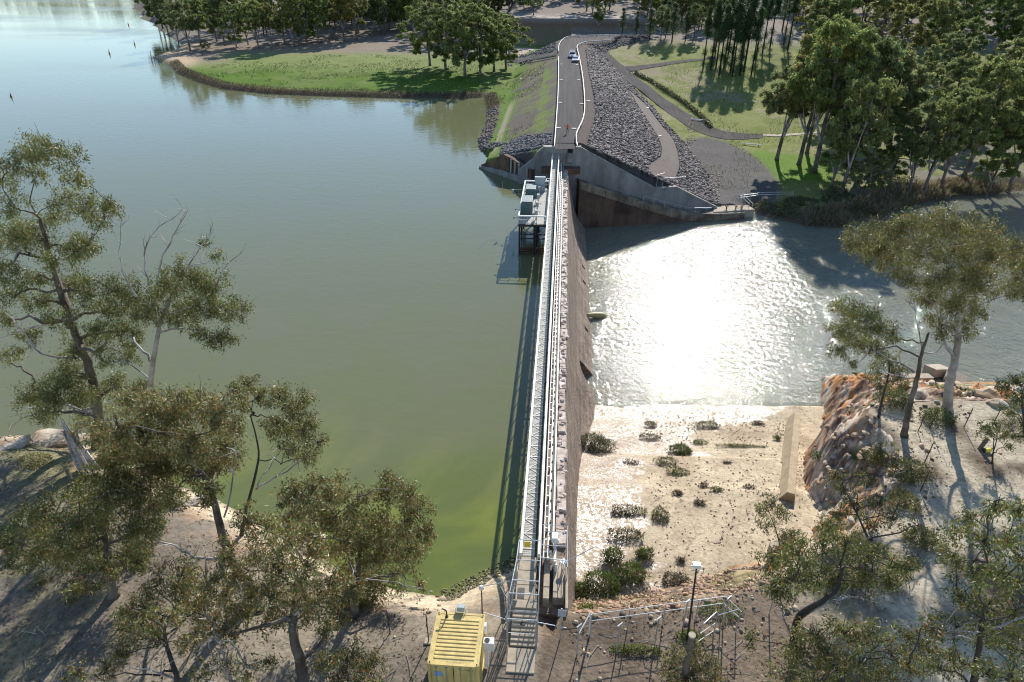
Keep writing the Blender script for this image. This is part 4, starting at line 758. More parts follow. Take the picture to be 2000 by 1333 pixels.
gt = empty('pipe_gate', (*G(1385, 1235)[:2], 3.7), 'short leaning pipe gate with rounded top beside the timber pole', 'gate')
a, b2 = G(1361, 1262), G(1393, 1240)
sub(gt, 'frame', MB().tube([(a[0], a[1], a[2]), (a[0], a[1], a[2] + 1.7), (a[0] + .12, a[1], a[2] + 1.85), (b2[0] - .1, b2[1], b2[2] + 1.85), (b2[0], b2[1], b2[2] + 1.75), (b2[0], b2[1], b2[2])], .032, 8), M['galv'])
for h in (.35, 1.0): sub(gt, 'bar', MB().tube([(a[0], a[1], a[2] + h), (b2[0], b2[1], b2[2] + h)], .022, 6), M['white_paint'])
sub(gt, 'brace', MB().tube([(b2[0], b2[1], b2[2] + 1.6), (b2[0] + 1.1, b2[1] + .2, b2[2] + 1.95)], .026, 6), M['galv'])
def flood(u, v, h, label, lean=0):
    g_ = G(u, v); x, y, z = g_; r = empty('light_pole', (x, y, z), label, 'light pole')
    sub(r, 'pole', MB().tube([(x, y, z - .3), (x + lean, y, z + h)], [.07, .045], 10), M['dark_steel'])
    o = sub(r, 'floodlight', MB().hexa([(x + lean - .19, y - .08, z + h + .02), (x + lean + .19, y - .08, z + h + .02), (x + lean + .19, y + .18, z + h + .0), (x + lean - .19, y + .18, z + h), (x + lean - .21, y - .05, z + h + .22), (x + lean + .21, y - .05, z + h + .22), (x + lean + .21, y + .24, z + h + .2), (x + lean - .21, y + .24, z + h + .2)]), M['white_box'], .02)
    sub(r, 'bracket', MB().bar((x + lean - .3, y, z + h + .12), (x + lean + .3, y, z + h + .12), .03, .06).bar((x + lean - .3, y - .1, z + h - .08), (x + lean + .3, y - .1, z + h - .08), .02, .03), M['galv'])
    return r
flood(1343, 1247, 5.5, 'tall dark pole with a square floodlight above the spillway bank', -.25)
x, y, z = G(942, 1202); r = empty('globe_lamp', (x, y, z), 'slim pole topped by a white globe lamp behind the yellow container', 'lamp')
sub(r, 'pole', MB().tube([(x, y, z - .2), (x, y, z + 2.2)], .04, 8), M['timber'])
bm = bmesh.new(); bmesh.ops.create_uvsphere(bm, u_segments=16, v_segments=10, radius=.16); me = bpy.data.meshes.new('globe'); bm.to_mesh(me); bm.free(); me.materials.append(M['white_box']); me.polygons.foreach_set('use_smooth', [True] * len(me.polygons)); o = inst(r, 'globe', me, (x, y, z + 2.32))
x, y, z = G(1094, 1250); r = empty('warning_sign', (x, y, z), 'grey no-swimming sign with a red ring on a thin post', 'sign')
sub(r, 'post', MB().tube([(x, y, z - .2), (x, y, z + 2.55)], .03, 8), M['galv'])
sg = sub(r, 'sign_plate', MB().box(x - .2, x + .25, y - .05, y - .03, z + 1.98, z + 2.5), M['sign_grey'])
def spart(name, mb, m): o = mb.build(name, [m], sg); o.matrix_parent_inverse = sg.matrix_parent_inverse; return o
th = np.linspace(0, 2 * math.pi, 25); cx, cz = x + .025, z + 2.22
spart('red_ring', MB().tube([(cx + .155 * math.cos(a), y - .06, cz + .12 * math.sin(a)) for a in th], .016, 6, False), M['red']); spart('red_bar', MB().bar((cx - .11, y - .062, cz + .08), (cx + .11, y - .062, cz - .08), .012, .03), M['red'])
spart('swimmer', MB().bar((cx - .1, y - .06, cz - .03), (cx + .06, y - .06, cz - .02), .01, .035).tube([(cx + .09, y - .062, cz + .01), (cx + .09, y - .056, cz + .01)], .025, 10).bar((cx - .02, y - .06, cz - .02), (cx + .04, y - .06, cz + .05), .01, .025), M['black'])
for k, w in enumerate((.09, .13)): spart('caption_line', MB().box(cx - w, cx + w, y - .056, y - .052, z + 2.4 + k * .045, z + 2.42 + k * .045), M['dark_print'])
tp = atY(1352, 1240, 20.9); tz = hg(tp[0], tp[1]); r = empty('timber_pole', (tp[0], tp[1], tz), 'thick grey cut-off pole with a pale round top at the bottom edge', 'pole')
sub(r, 'shaft', MB().tube([(tp[0] + .12, tp[1] - .05, tz - .3), (tp[0] + .05, tp[1], tz + 1.2), (tp[0], tp[1], tp[2] - .1)], [.18, .16, .14], 12), M['timber']); sub(r, 'cap', MB().cyl(tp[0], tp[1], tp[2] - .1, tp[2], .17, 14), M['slab'])
for k, (u, v, h, lab) in enumerate([(838, 1255, 2.3, 'dark steel post with a concrete foot at the left corner of the container'), (762, 1237, 1.9, 'thin steel picket in the litter left of the container'), (690, 1216, 1.9, 'thin steel picket in the shade of the round tree')]):
    x, y, z = G(u, v); r = empty('fence_post', (x, y, z), lab, 'post'); sub(r, 'shaft', MB().tube([(x, y, z - .2), (x - .03, y, z + h)], .032, 8), M['dark_steel'])
    if k == 0: sub(r, 'footing', MB().box(x - .25, x + .25, y - .2, y + .2, z - .1, z + .14), M['slab'], .03)
    else: sub(r, 'hook', MB().tube([(x, y, z + h), (x + .12, y, z + h - .12)], .02, 6), M['galv'])
# post and rail fence on the left bank
wf = empty('timber_fence', (*G(130, 935)[:2], 3), 'low weathered post and rail fence on the left bank', 'fence')
fpw = [G(140, 940), G(55, 992), G(14, 1102)]; fpw.append(fpw[2] + (fpw[2] - fpw[1]) * .9)
for p in fpw: p[2] = hg(p[0], p[1]); sub(wf, 'post', MB().bar((p[0], p[1], p[2] - .3), (p[0], p[1], p[2] + 1.15), .2, .2), M['timber'], .02)
for k in range(3):
    if k == 1: continue
    a, b2 = fpw[k], fpw[k + 1]; sub(wf, 'rail', MB().tube([(a[0], a[1], a[2] + 1.1), (b2[0], b2[1], b2[2] + 1.1)], .085, 8), M['timber'])
# star pickets, bollard and things on the right terrace
pf = empty('picket_fence', (*G(1800, 850)[:2], 3.6), 'rusty star-picket fence with thin wires near the large right-hand gum', 'fence')
pk = [G(1792, 845), G(1815, 838), G(1882, 836), G(1938, 832), (G(1805, 905)), (G(1797, 960))]
for p in pk: sub(pf, 'picket', MB().bar((p[0], p[1], p[2] - .2), (p[0] + .1, p[1], p[2] + 1.9), .05, .05), M['rust'])
for a, b2 in ((0, 2), (2, 3), (0, 4), (4, 5)):
    for h in (.7, 1.7): sub(pf, 'wire', MB().tube([(pk[a][0] + .05, pk[a][1], pk[a][2] + h), (pk[b2][0] + .05, pk[b2][1], pk[b2][2] + h)], .008, 4), M['rust'])
x, y, z = G(1912, 878); tag(MB().tube([(x, y, z - .2), (x + .35, y + .1, z + 1.0)], [.16, .15], 12).build('timber_bollard', [M['timber']]), 'short dark leaning bollard on the pale terrace at right', 'bollard')
x, y, z = G(1929, 884); r = empty('yellow_drum', (x, y, z), 'small yellow drum lying on the pale terrace beside the bollard', 'drum'); sub(r, 'body', MB().tube([(x - .3, y, z + .16), (x + .2, y + .1, z + .16)], .17, 12), M['yellow_sign'], .02); sub(r, 'rim', MB().tube([(x - .33, y, z + .16), (x - .29, y, z + .16)], .19, 12), M['dark_steel'])
# broken slabs and boulders on the right bank
for (u, v, sx_, sy_, rz, rx_, lab) in [(1832, 718, 2.4, 1.7, .35, -.16, 'large tilted concrete block at the river edge behind the gum'), (1790, 735, 4.2, 1.0, .32, .05, 'long broken concrete beam lying at the river edge'), (1868, 735, 2.2, 1.4, -.5, .25, 'small tipped concrete slab at the river edge right of the block')]:
    p = at(u, v, -6.6); o = MB().box(-sx_ / 2, sx_ / 2, -sy_ / 2, sy_ / 2, -.6, .45).build('concrete_block', [M['slab']], None, bevel=.05); o.location = (p[0], p[1], max(-7.0, hg(p[0], p[1]) + .1)); o.rotation_euler = (rx_, .14, rz); tag(o, lab, 'block', 'broken concrete at the river edge')
rng = random.Random(21)
def boulder(u, v, r_, m, lab):
    p = G(u, v); bm = bmesh.new(); bmesh.ops.create_icosphere(bm, subdivisions=2, radius=1)
    off = Vector((rng.uniform(0, 50), rng.uniform(0, 50), 0)); sc = (rng.uniform(.9, 1.5), rng.uniform(.7, 1.), rng.uniform(.55, .8)); c1 = [Vector((rng.gauss(0, 1), rng.gauss(0, 1), rng.gauss(0, .7))).normalized() for _ in range(9)]
    for w in bm.verts:
        d = w.co.normalized(); k = min([1.0] + [.62 / max(d.dot(c), .3) for c in c1]); w.co = d * k * (1 + .18 * mnoise.noise(d * 1.7 + off)); w.co.x *= sc[0]; w.co.y *= sc[1]; w.co.z *= sc[2]; w.co *= r_
    me = bpy.data.meshes.new('boulder'); bm.to_mesh(me); bm.free(); me.materials.append(m); o = link('boulder', me); o.location = (p[0], p[1], p[2] + r_ * .15); o.rotation_euler = (0, 0, rng.uniform(0, 6)); tag(o, lab, 'boulder', 'boulders on the right bank'); return o
for (u, v, r_, m, lab) in [(1925, 775, 1.3, 'rock_orange', 'big orange boulder at the left end of the heap by the right edge'), (1960, 768, 1.2, 'rock_orange', 'orange boulder in the middle of the heap by the right edge'), (1990, 772, 1.2, 'rock_pale', 'pale boulder closest to the right picture edge'), (1945, 790, .8, 'rock_pale', 'small pale boulder in front of the orange heap'), (1985, 792, .9, 'rock_orange', 'low orange boulder in front of the pale one at the right edge'), (1712, 772, .7, 'rock_pale', 'rounded grey rock at the tip of the outcrop by the pool'), (1905, 745, 1.3, 'rock_pale', 'flat grey rock at the waterline right of the gum trunk'), (1955, 735, 1.5, 'rock_pale', 'long grey rock at the waterline near the right edge')]: boulder(u, v, r_, M[m], lab)
for k, (u, v, r_, lab) in enumerate([(95, 866, 1.7, 'large pale rock slab at the waterline left of the dead trunk'), (165, 862, 1.1, 'small pale rock at the waterline beside the dead trunk'), (370, 985, 1.0, 'pale rock on the shore below the leaning gum'), (585, 1078, 1.2, 'pale ledge rock on the shore left of the round tree'), (28, 873, 1.2, 'reddish shore rock at the left edge')]):
    o = boulder(u, v, r_, M['rock_pale'], lab); o.scale = (1.5, 1, .45); o['group'] = 'rocks on the left shore'; o.rotation_euler = (0, 0, .2 * k)

# craggy outcrop between the spillway and the terrace
ox = np.arange(12.5, 40, .19); oy = np.arange(25.5, 72, .19); OX, OY = np.meshgrid(ox, oy)
st_ = sdist(T, OX, OY); base = hgrid(OX, OY)
def ridge(x, y, s, o=4):
    t = 0; a = .5
    for i in range(o): t = t + a * (1 - np.abs(2 * vnoise(x * 2 ** i, y * 2 ** i, s + i * 5) - 1)); a *= .5
    return t
rx_ = OX * .8 + OY * .6; ry_ = -OX * .6 + OY * .8
det = (ridge(rx_ * .2, ry_ * .3, 61) - .5) * 1.5 + (ridge(rx_ * .55, ry_ * .9, 67, 5) - .5) * 1.1 + (vnoise(np.floor(rx_ * 1.6), np.floor(ry_ * 2.1), 69) - .5) * .6 + (vnoise(np.floor(OX * 3.1), np.floor(OY * 2.7), 70) - .5) * .3
zz = base + det * ss(-st_, .2, 1.8) * .85; stp = .55; fl_ = np.floor(zz / stp); fr2 = zz / stp - fl_; zz = np.where(st_ < -.3, (fl_ + ss(fr2, .25, .8)) * stp, zz)
zz = zz + .12 - 3.2 * ss(st_, -.15, .9); zz = zz - 1.4 * ss(OX, 15.5, 13); zz = np.where(base < -8.6, -9.5, zz)
zz = np.where((OY < 63.4) & (base <= np.interp(OY, AP_Y, AP_Z) - .3), np.minimum(zz, np.interp(OY, AP_Y, AP_Z) - .25), zz)
n_a = fbm(rx_ * .3 + zz * .45, ry_ * .35 - zz * .8, 71, 5); n_b = fbm(rx_ * .9 - zz * .9, ry_ * 1.1 + zz * 1.6, 72, 5); n_c = fbm(OX * 2.2 + zz * 2, OY * 2.2 - zz * 2.4, 73)
oc = np.zeros(OX.shape + (3,)) + np.array((.38, .26, .18)); oc = mixc(oc, (.54, .44, .34), ss(n_a, .5, .42)); oc = mixc(oc, (.44, .205, .08), ss(n_a, .54, .60)); oc = mixc(oc, (.17, .11, .085), ss(n_b, .52, .60)); oc = mixc(oc, (.50, .42, .33), ss(n_b, .40, .34) * .8); oc = oc * (.75 + .5 * fbm(OX * 4, OY * 4, 75, 3))[..., None]; oc = mixc(oc, (.20, .17, .08), ss(n_c, .6, .7) * .6); oc = mixc(oc, (.10, .12, .035), ss(fbm(OX * .35, OY * .35, 74), .6, .66) * ss(n_c, .35, .5) * .8)
M['crag'] = mat('layered_crag', (.3, .2, .1), .92, .35, 3, .05, 7, attr=True, spec=.1)
i_ = np.arange(OX.size).reshape(OX.shape); Fq = np.stack([i_[:-1, :-1], i_[:-1, 1:], i_[1:, 1:], i_[1:, :-1]], -1).reshape(-1, 4); keep = ((st_ < .8) & (base > -9) & (st_ > -22))[:-1, :-1].reshape(-1)
oroot = empty('rock_outcrop', (22, 45, 0), 'layered orange and cream rock outcrop between the spillway and the pale terrace', 'outcrop')
rel(link('crag', npmesh('crag', np.stack([OX, OY, zz], -1).reshape(-1, 3), Fq[keep], M['crag'], oc.reshape(-1, 3)), oroot), oroot)
rq = random.Random(77)
for k in range(120):
    u_, v_ = rq.uniform(1545, 1800), rq.uniform(800, 1080); p = ground(u_, v_); sd0 = float(sdist(T, np.array([p[0]]), np.array([p[1]]))[0])
    if not (-9 < sd0 < .4) or p[0] < 13 or p[2] < -7: continue
    z_ = float(zz[np.clip(np.searchsorted(oy, p[1]), 0, len(oy) - 1), np.clip(np.searchsorted(ox, p[0]), 0, len(ox) - 1)]); r_ = rq.uniform(.12, .38)
    rel(MB().rock((p[0], p[1], max(z_, p[2] - .2) + .05), r_, rq).build('block', [M['rock_orange'] if rq.random() < .45 else M['rock_pale']], oroot), oroot)

# ---------------------------------------------------------------- vehicles and person on the embankment road
def vehicle(name, prof, cabin, width, loc, rz, label, tray=False):
    r = empty(name, loc, label, 'car', None, rz); w = width / 2
    def side(pr, ww, top_in=0): 
        s = MB(); n = len(pr); s.add([(-ww + (top_in if z > .95 else 0), y, z) for y, z in pr] + [(ww - (top_in if z > .95 else 0), y, z) for y, z in pr], [tuple(range(n)), tuple(range(2 * n - 1, n - 1, -1))] + [(i, n + i, n + (i + 1) % n, (i + 1) % n) for i in range(n)]); return s
    def p(n_, mb, m, bv=0):
        o = mb.build(n_, [m], r, False, bv); bm = bmesh.new(); bm.from_mesh(o.data); bmesh.ops.recalc_face_normals(bm, faces=bm.faces); bm.to_mesh(o.data); bm.free(); return o
    p('body', side(prof, w), M['car_white'], .05); p('cabin', side(cabin, w - .06, .14), M['car_white'], .04)
    (ya, za), (yb, zb), (yc, zc), (yd, zd) = cabin[:4]
    p('windscreen', MB().add([(-w + .16, ya - .015, za + .06), (w - .16, ya - .015, za + .06), (w - .25, yb - .03, zb - .07), (-w + .25, yb - .03, zb - .07)], [(0, 1, 2, 3)]), M['glass'])
    p('rear_window', MB().add([(-w + .16, yd + .02, zd + .06), (w - .16, yd + .02, zd + .06), (w - .25, yc + .03, zc - .07), (-w + .25, yc + .03, zc - .07)], [(3, 2, 1, 0)]), M['glass'])
    for s_ in (-1, 1):
        p('side_window', MB().add([(s_ * (w - .05), ya + .25, za + .05), (s_ * (w - .05), yd - .2, zd + .05), (s_ * (w - .15), yc - .12, zc - .1), (s_ * (w - .15), yb + .12, zb - .1)], [(0, 1, 2, 3)]), M['glass'])
        p('headlight', MB().box(s_ * (w - .3) - .14, s_ * (w - .3) + .14, prof[0][0] - .02, prof[0][0] + .06, .6, .76), M['white_box'])
        for yw in (prof[0][0] + .85, prof[-1][0] - .95):
            t_ = p('wheel', MB().tube([(s_ * (w - .2), yw, .34), (s_ * (w + .01), yw, .34)], .34, 16), M['black']); o = MB().tube([(s_ * (w - .02), yw, .34), (s_ * (w + .025), yw, .34)], .2, 12).build('rim', [M['galv']], t_)
    p('grille', MB().box(-w + .5, w - .5, prof[0][0] - .015, prof[0][0] + .04, .5, .72), M['black'])
    if tray:
        p('tray_side', MB().box(-w + .02, -w + .08, .75, 2.35, .95, 1.2).box(w - .08, w - .02, .75, 2.35, .95, 1.2).box(-w, w, 2.3, 2.36, .95, 1.2), M['white_box']); p('ladder_rack', MB().bar((-w + .1, .85, 1.2), (-w + .1, .85, 2.0), .06, .06).bar((w - .1, .85, 1.2), (w - .1, .85, 2.0), .06, .06).bar((-w + .1, .85, 2.0), (w - .1, .85, 2.0), .06, .06), M['white_box']); p('beacon', MB().cyl(0, -.2, 1.78, 1.9, .1, 10), M['orange'])
    return r
c1 = G(1117.5, 112.5); vehicle('utility_truck', [(-2.5, .35), (-2.5, .85), (-1.3, 1.0), (2.45, 1.0), (2.45, .4)], [(-1.35, .98), (-.7, 1.75), (.55, 1.75), (.65, .98)], 1.86, (c1[0], c1[1], c1[2] + .08), .02, 'white utility truck with a rear tray parked behind the white sedan', True)
c2 = G(1124, 120.5); vehicle('sedan', [(-2.35, .3), (-2.35, .7), (-1.2, .92), (1.5, .95), (2.25, .85), (2.3, .35)], [(-1.3, .88), (-.5, 1.42), (.7, 1.42), (1.6, .9)], 1.82, (c2[0], c2[1], c2[2] + .08), -.03, 'white sedan parked against the right-hand guard rail')
def person(loc, label, rz=0):
    J = dict(pel=(0, 0, .95), ch=(0, 0, 1.3), nk=(0, 0, 1.5), hd=(0, -.02, 1.62), top=(0, -.01, 1.74)); E = [('pel', 'ch'), ('ch', 'nk'), ('nk', 'hd'), ('hd', 'top')]; rad = dict(pel=.15, ch=.17, nk=.065, hd=.095, top=.07)
    for s_, n_ in ((-1, 'l'), (1, 'r')):
        for k, pt, r_ in (('sh', (s_ * .19, 0, 1.43), .07), ('el', (s_ * .38, .04, 1.2), .05), ('wr', (s_ * .24, -.1, 1.02), .038), ('ha', (s_ * .19, -.14, .98), .04), ('hp', (s_ * .1, 0, .9), .1), ('kn', (s_ * .12, -.02, .5), .075), ('an', (s_ * .13, .02, .1), .05), ('to', (s_ * .14, -.14, .05), .045)): J[n_ + k] = pt; rad[n_ + k] = r_
        E += [('ch', n_ + 'sh'), (n_ + 'sh', n_ + 'el'), (n_ + 'el', n_ + 'wr'), (n_ + 'wr', n_ + 'ha'), ('pel', n_ + 'hp'), (n_ + 'hp', n_ + 'kn'), (n_ + 'kn', n_ + 'an'), (n_ + 'an', n_ + 'to')]
    ks = list(J); me = bpy.data.meshes.new('body'); me.from_pydata([J[k] for k in ks], [(ks.index(a), ks.index(b2)) for a, b2 in E], []); o = bpy.data.objects.new('tmp', me); C.objects.link(o)
    o.modifiers.new('skin', 'SKIN'); 
    for k, sv in zip(ks, me.skin_vertices[0].data): sv.radius = (rad[k], rad[k] * .8); sv.use_root = (k == 'pel')
    o.modifiers.new('sub', 'SUBSURF').levels = 1; dg = bpy.context.evaluated_depsgraph_get(); m2 = bpy.data.meshes.new_from_object(o.evaluated_get(dg)); bpy.data.objects.remove(o)
    for k in ('shirt', 'trousers', 'skin'): m2.materials.append(M[k])
    for f in m2.polygons: z = f.center.z; f.material_index = 1 if z < .97 and abs(f.center.x) < .2 else (2 if z > 1.5 or (abs(f.center.x) > .12 and z < 1.1) else 0); f.use_smooth = True
    r = empty('person', loc, label, 'person', None, rz); m2.name = 'body'; link('body', m2, r)
    bm = bmesh.new(); bmesh.ops.create_uvsphere(bm, u_segments=12, v_segments=8, radius=.105); me = bpy.data.meshes.new('cap'); bm.to_mesh(me); bm.free(); me.materials.append(M['black']); q = link('cap', me, r); q.location = (0, 0, 1.72); q.scale = (1, 1.1, .7)
    return r
M['shirt'] = mat('red_shirt', (.55, .06, .04), .8, .15, 4); M['trousers'] = mat('dark_trousers', (.03, .03, .04), .85, .2, 4); M['skin'] = mat('skin', (.42, .25, .18), .6, .1, 4)
p = G(1108, 262); person((p[0], p[1], p[2] + .07), 'person in a red top and dark trousers standing on the road', .1)

# ---------------------------------------------------------------- far small things
for k, (u, v, m, lab) in enumerate([(22, 190, 'orange', 'red spar buoy closest to the left edge of the lake'), (214, 106, 'orange', 'red spar buoy farther out, lower of the pair'), (263, 88, 'orange', 'small dark red buoy above the lower of the pair'), (251, 50, 'red', 'small red buoy far out beside the wooded shore'), (75, 18, 'white_paint', 'tiny white buoy far out near the top left')]):
    p = at(u, v, 0); r = empty('spar_buoy', (p[0], p[1], 0), lab, 'buoy', 'buoys on the lake'); h = 1.1 if k < 1 else 1.5
    o = MB().tube([(0, 0, -.5), (0, 0, .3), (0, 0, h * .55), (.1, 0, h)], [.25, .28, .16, .06], 10).build('float', [M[m]], r); MB().tube([(.09, 0, h * .9), (.16, 0, h + .5)], .05, 6).build('mast', [M['white_paint']], r)
for k, (u, v, h, dx, lab) in enumerate([(296, 118, 3.2, .3, 'tallest thin dead stake in the shallows off the sandy point'), (303, 122, 2.2, -.2, 'short dead stake in the shallows, second from the left'), (310, 125, 2.4, .5, 'leaning dead stake in the shallows, third from the left'), (317, 124, 1.8, -.3, 'low dead stake in the shallows nearest the sandy point')]):
    p = at(u, v, 0); tag(MB().tube([(p[0], p[1], -.6), (p[0] + dx * .5, p[1], h * .5), (p[0] + dx, p[1] + .2, h)], [.13, .1, .05], 6).build('dead_stake', [M['timber']]), lab, 'stake', 'dead stakes off the point')
for k, (u, v, lab) in enumerate([(1468, 285, 'low white timber barrier at the edge of the gravel turning area'), (1365, 237, 'long pale log lying in the grass beside the lower road')]):
    p = G(u, v); r = empty('road_barrier', tuple(p), lab, 'barrier'); sub(r, 'rail', MB().tube([(p[0] - 2, p[1] + .6, p[2] + .35), (p[0] + 2, p[1] - .6, p[2] + .35)], .14, 8), M['white_paint']); sub(r, 'leg', MB().cyl(p[0] - 1.5, p[1] + .45, p[2] - .1, p[2] + .3, .1, 6), M['timber']); sub(r, 'leg', MB().cyl(p[0] + 1.5, p[1] - .45, p[2] - .1, p[2] + .3, .1, 6), M['timber'])
# landing rails at the low end of the abutment
lr_ = empty('landing_stairs', (34, 128, -6), 'galvanised stair rails beside the pale landing slab at the river edge', 'railing')
for dx in (0, .7): sub(lr_, 'stair_rail', MB().tube([(34.0 + dx, 129.6, -4.2), (35.4 + dx, 126.7, -5.1)], .06, 8).tube([(34.0 + dx, 129.6, -5.8), (34.0 + dx, 129.6, -4.2)], .05, 8).tube([(35.4 + dx, 126.7, -6.2), (35.4 + dx, 126.7, -5.1)], .05, 8), M['galv_bright'])
for z in (-4.5, -4.9): sub(lr_, 'fence_rail', MB().tube([(34.4, 129.6, z), (39, 131.5, z + .1), (45, 132.2, z + .1)], .04, 6), M['galv_bright'])
for x, y in ((36.5, 130.5), (39, 131.5), (42, 131.9), (45, 132.2)): sub(lr_, 'post', MB().cyl(x, y, -7, -4.4, .04, 6), M['galv'])
for k, (x, y) in enumerate(((31.2, 125.9), (33.0, 126.3), (34.2, 126.6))):
    r = empty('valve', (x, y, -6.05), ('handwheel valve on the landing slab, ' + ('nearest the abutment wall', 'middle one', 'nearest the stair rails')[k]), 'valve', 'valves on the landing slab'); MB().cyl(0, 0, 0, .55, .12, 8).build('stem', [M['rust']], r); MB().cyl(0, 0, .55, .62, .34, 14).build('handwheel', [M['rust']], r)
# fence on the berm
bf = empty('berm_fence', (19, 127, -1.5), 'thin pipe railing where the reddish berm track meets the abutment wall', 'railing'); ux_ = [17.5, 18.6, 20.6, 22.8]
for x in ux_: sub(bf, 'post', MB().cyl(x, U(x) + .45, -2, .2 if x > 18 else .9, .04, 6), M['galv'])
sub(bf, 'rail', MB().tube([(x, U(x) + .45, .15) for x in ux_[1:]], .035, 6).tube([(17.5, U(17.5) + .45, .85), (18.9, U(18.9) + 1.4, .85)], .03, 6), M['galv'])
# water jet from the outlet
y_j = 83.; jm = mat('white_water', (.40, .35, .15), .35, .4, 5, .12, 5)
pts = [(4.2 + .32 * k, y_j + .12 * k, -6.95 - .011 * k * k) for k in range(9)]; tag(MB().tube(pts, [.2, .26, .3, .36, .4, .46, .5, .55, .45], 12).build('water_jet', [jm], None, True), 'yellowish jet of water spouting from the dam wall into the pool', 'water jet')
# ---------------------------------------------------------------- trees
def leaf_mat(name, tint=(1, 1, 1), rnd=.0, transl=.35, spec=.25):
    m = bpy.data.materials.new(name); m.use_nodes = True; t = m.node_tree; n = t.nodes; L = t.links; b = n['Principled BSDF']; b.inputs['Roughness'].default_value = .45; b.inputs['Specular IOR Level'].default_value = spec
    vc = n.new('ShaderNodeVertexColor'); vc.layer_name = 'Col'; c = vc.outputs[0]
    mx = n.new('ShaderNodeMix'); mx.data_type = 'RGBA'; mx.blend_type = 'MULTIPLY'; mx.inputs[0].default_value = 1; L.new(c, mx.inputs['A']); mx.inputs['B'].default_value = (*tint, 1); c = mx.outputs['Result']
    if rnd:
        oi = n.new('ShaderNodeObjectInfo'); rp = n.new('ShaderNodeValToRGB'); rp.color_ramp.interpolation = 'LINEAR'; e = rp.color_ramp.elements; e[0].color = (.7, .82, .75, 1); e[1].color = (1.35, 1.15, .8, 1)
        for p_, q in ((.3, (.9, 1.05, .75, 1)), (.55, (1.1, 1.15, .9, 1)), (.8, (.9, .95, .95, 1))): k = e.new(p_); k.color = q
        L.new(oi.outputs['Random'], rp.inputs[0]); m2 = n.new('ShaderNodeMix'); m2.data_type = 'RGBA'; m2.blend_type = 'MULTIPLY'; m2.inputs[0].default_value = rnd; L.new(c, m2.inputs['A']); L.new(rp.outputs[0], m2.inputs['B']); c = m2.outputs['Result']
    L.new(c, b.inputs['Base Color']); tr = n.new('ShaderNodeBsdfTranslucent'); L.new(c, tr.inputs[0]); ms = n.new('ShaderNodeMixShader'); ms.inputs[0].default_value = transl; out = n['Material Output']
    L.new(b.outputs[0], ms.inputs[1]); L.new(tr.outputs[0], ms.inputs[2]); L.new(ms.outputs[0], out.inputs[0]); return m
M['leaf'] = leaf_mat('gum_leaves', transl=.3); M['leaf_far'] = leaf_mat('far_leaves', (1, 1, 1), 1.0, .5, .06); M['leaf_pine'] = leaf_mat('pine_needles', (1.5, 1.5, 1.5), .5, .4, .06)
M['bark'] = mat('gum_bark', (.085, .065, .05), .9, .45, 2.5, .03, 8, col2=(.17, .145, .12), c2scale=.7, streak=.4); M['bark_pale'] = mat('pale_bark', (.42, .39, .35), .85, .3, 1.6, .01, 8, col2=(.26, .215, .18), c2scale=.6); M['bark_dark'] = mat('dark_bark', (.06, .05, .043), .9, .4, 2, .02, 8); M['dead_wood'] = mat('dead_wood', (.44, .41, .39), .85, .3, 2, .01, 9, col2=(.2, .17, .15), c2scale=.9)
PAL = 1.5 * np.array([(.115, .125, .034), (.070, .090, .024), (.150, .145, .055), (.155, .110, .040), (.160, .078, .028), (.30, .28, .17)])
PALG = 1.85 * np.array([(.12, .14, .055), (.088, .112, .045), (.155, .165, .075), (.17, .155, .075), (.10, .105, .05)])
LEAVES = 860
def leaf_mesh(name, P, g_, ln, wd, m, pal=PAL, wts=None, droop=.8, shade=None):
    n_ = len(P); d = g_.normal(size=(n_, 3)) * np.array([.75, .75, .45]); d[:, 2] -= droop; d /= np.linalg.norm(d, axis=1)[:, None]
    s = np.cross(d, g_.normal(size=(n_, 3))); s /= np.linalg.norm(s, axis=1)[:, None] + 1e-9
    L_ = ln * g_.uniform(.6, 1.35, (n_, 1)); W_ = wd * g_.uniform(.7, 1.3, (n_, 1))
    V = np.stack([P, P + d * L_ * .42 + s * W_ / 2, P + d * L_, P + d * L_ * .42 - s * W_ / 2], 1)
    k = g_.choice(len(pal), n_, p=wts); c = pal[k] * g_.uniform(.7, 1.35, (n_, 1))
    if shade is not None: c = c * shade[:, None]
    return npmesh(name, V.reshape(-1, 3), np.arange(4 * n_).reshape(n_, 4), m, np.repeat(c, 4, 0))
def spline(P, k=5):
    P = [np.array(p, float) for p in P]; out = []
    for i in range(len(P) - 1):
        a, b2, c, d = P[max(i - 1, 0)], P[i], P[i + 1], P[min(i + 2, len(P) - 1)]
        for t in np.linspace(0, 1, k, endpoint=False): out.append(.5 * ((2 * b2) + (-a + c) * t + (2 * a - 5 * b2 + 4 * c - d) * t * t + (-a + 3 * b2 - 3 * c + d) * t ** 3))
    out.append(P[-1]); return out
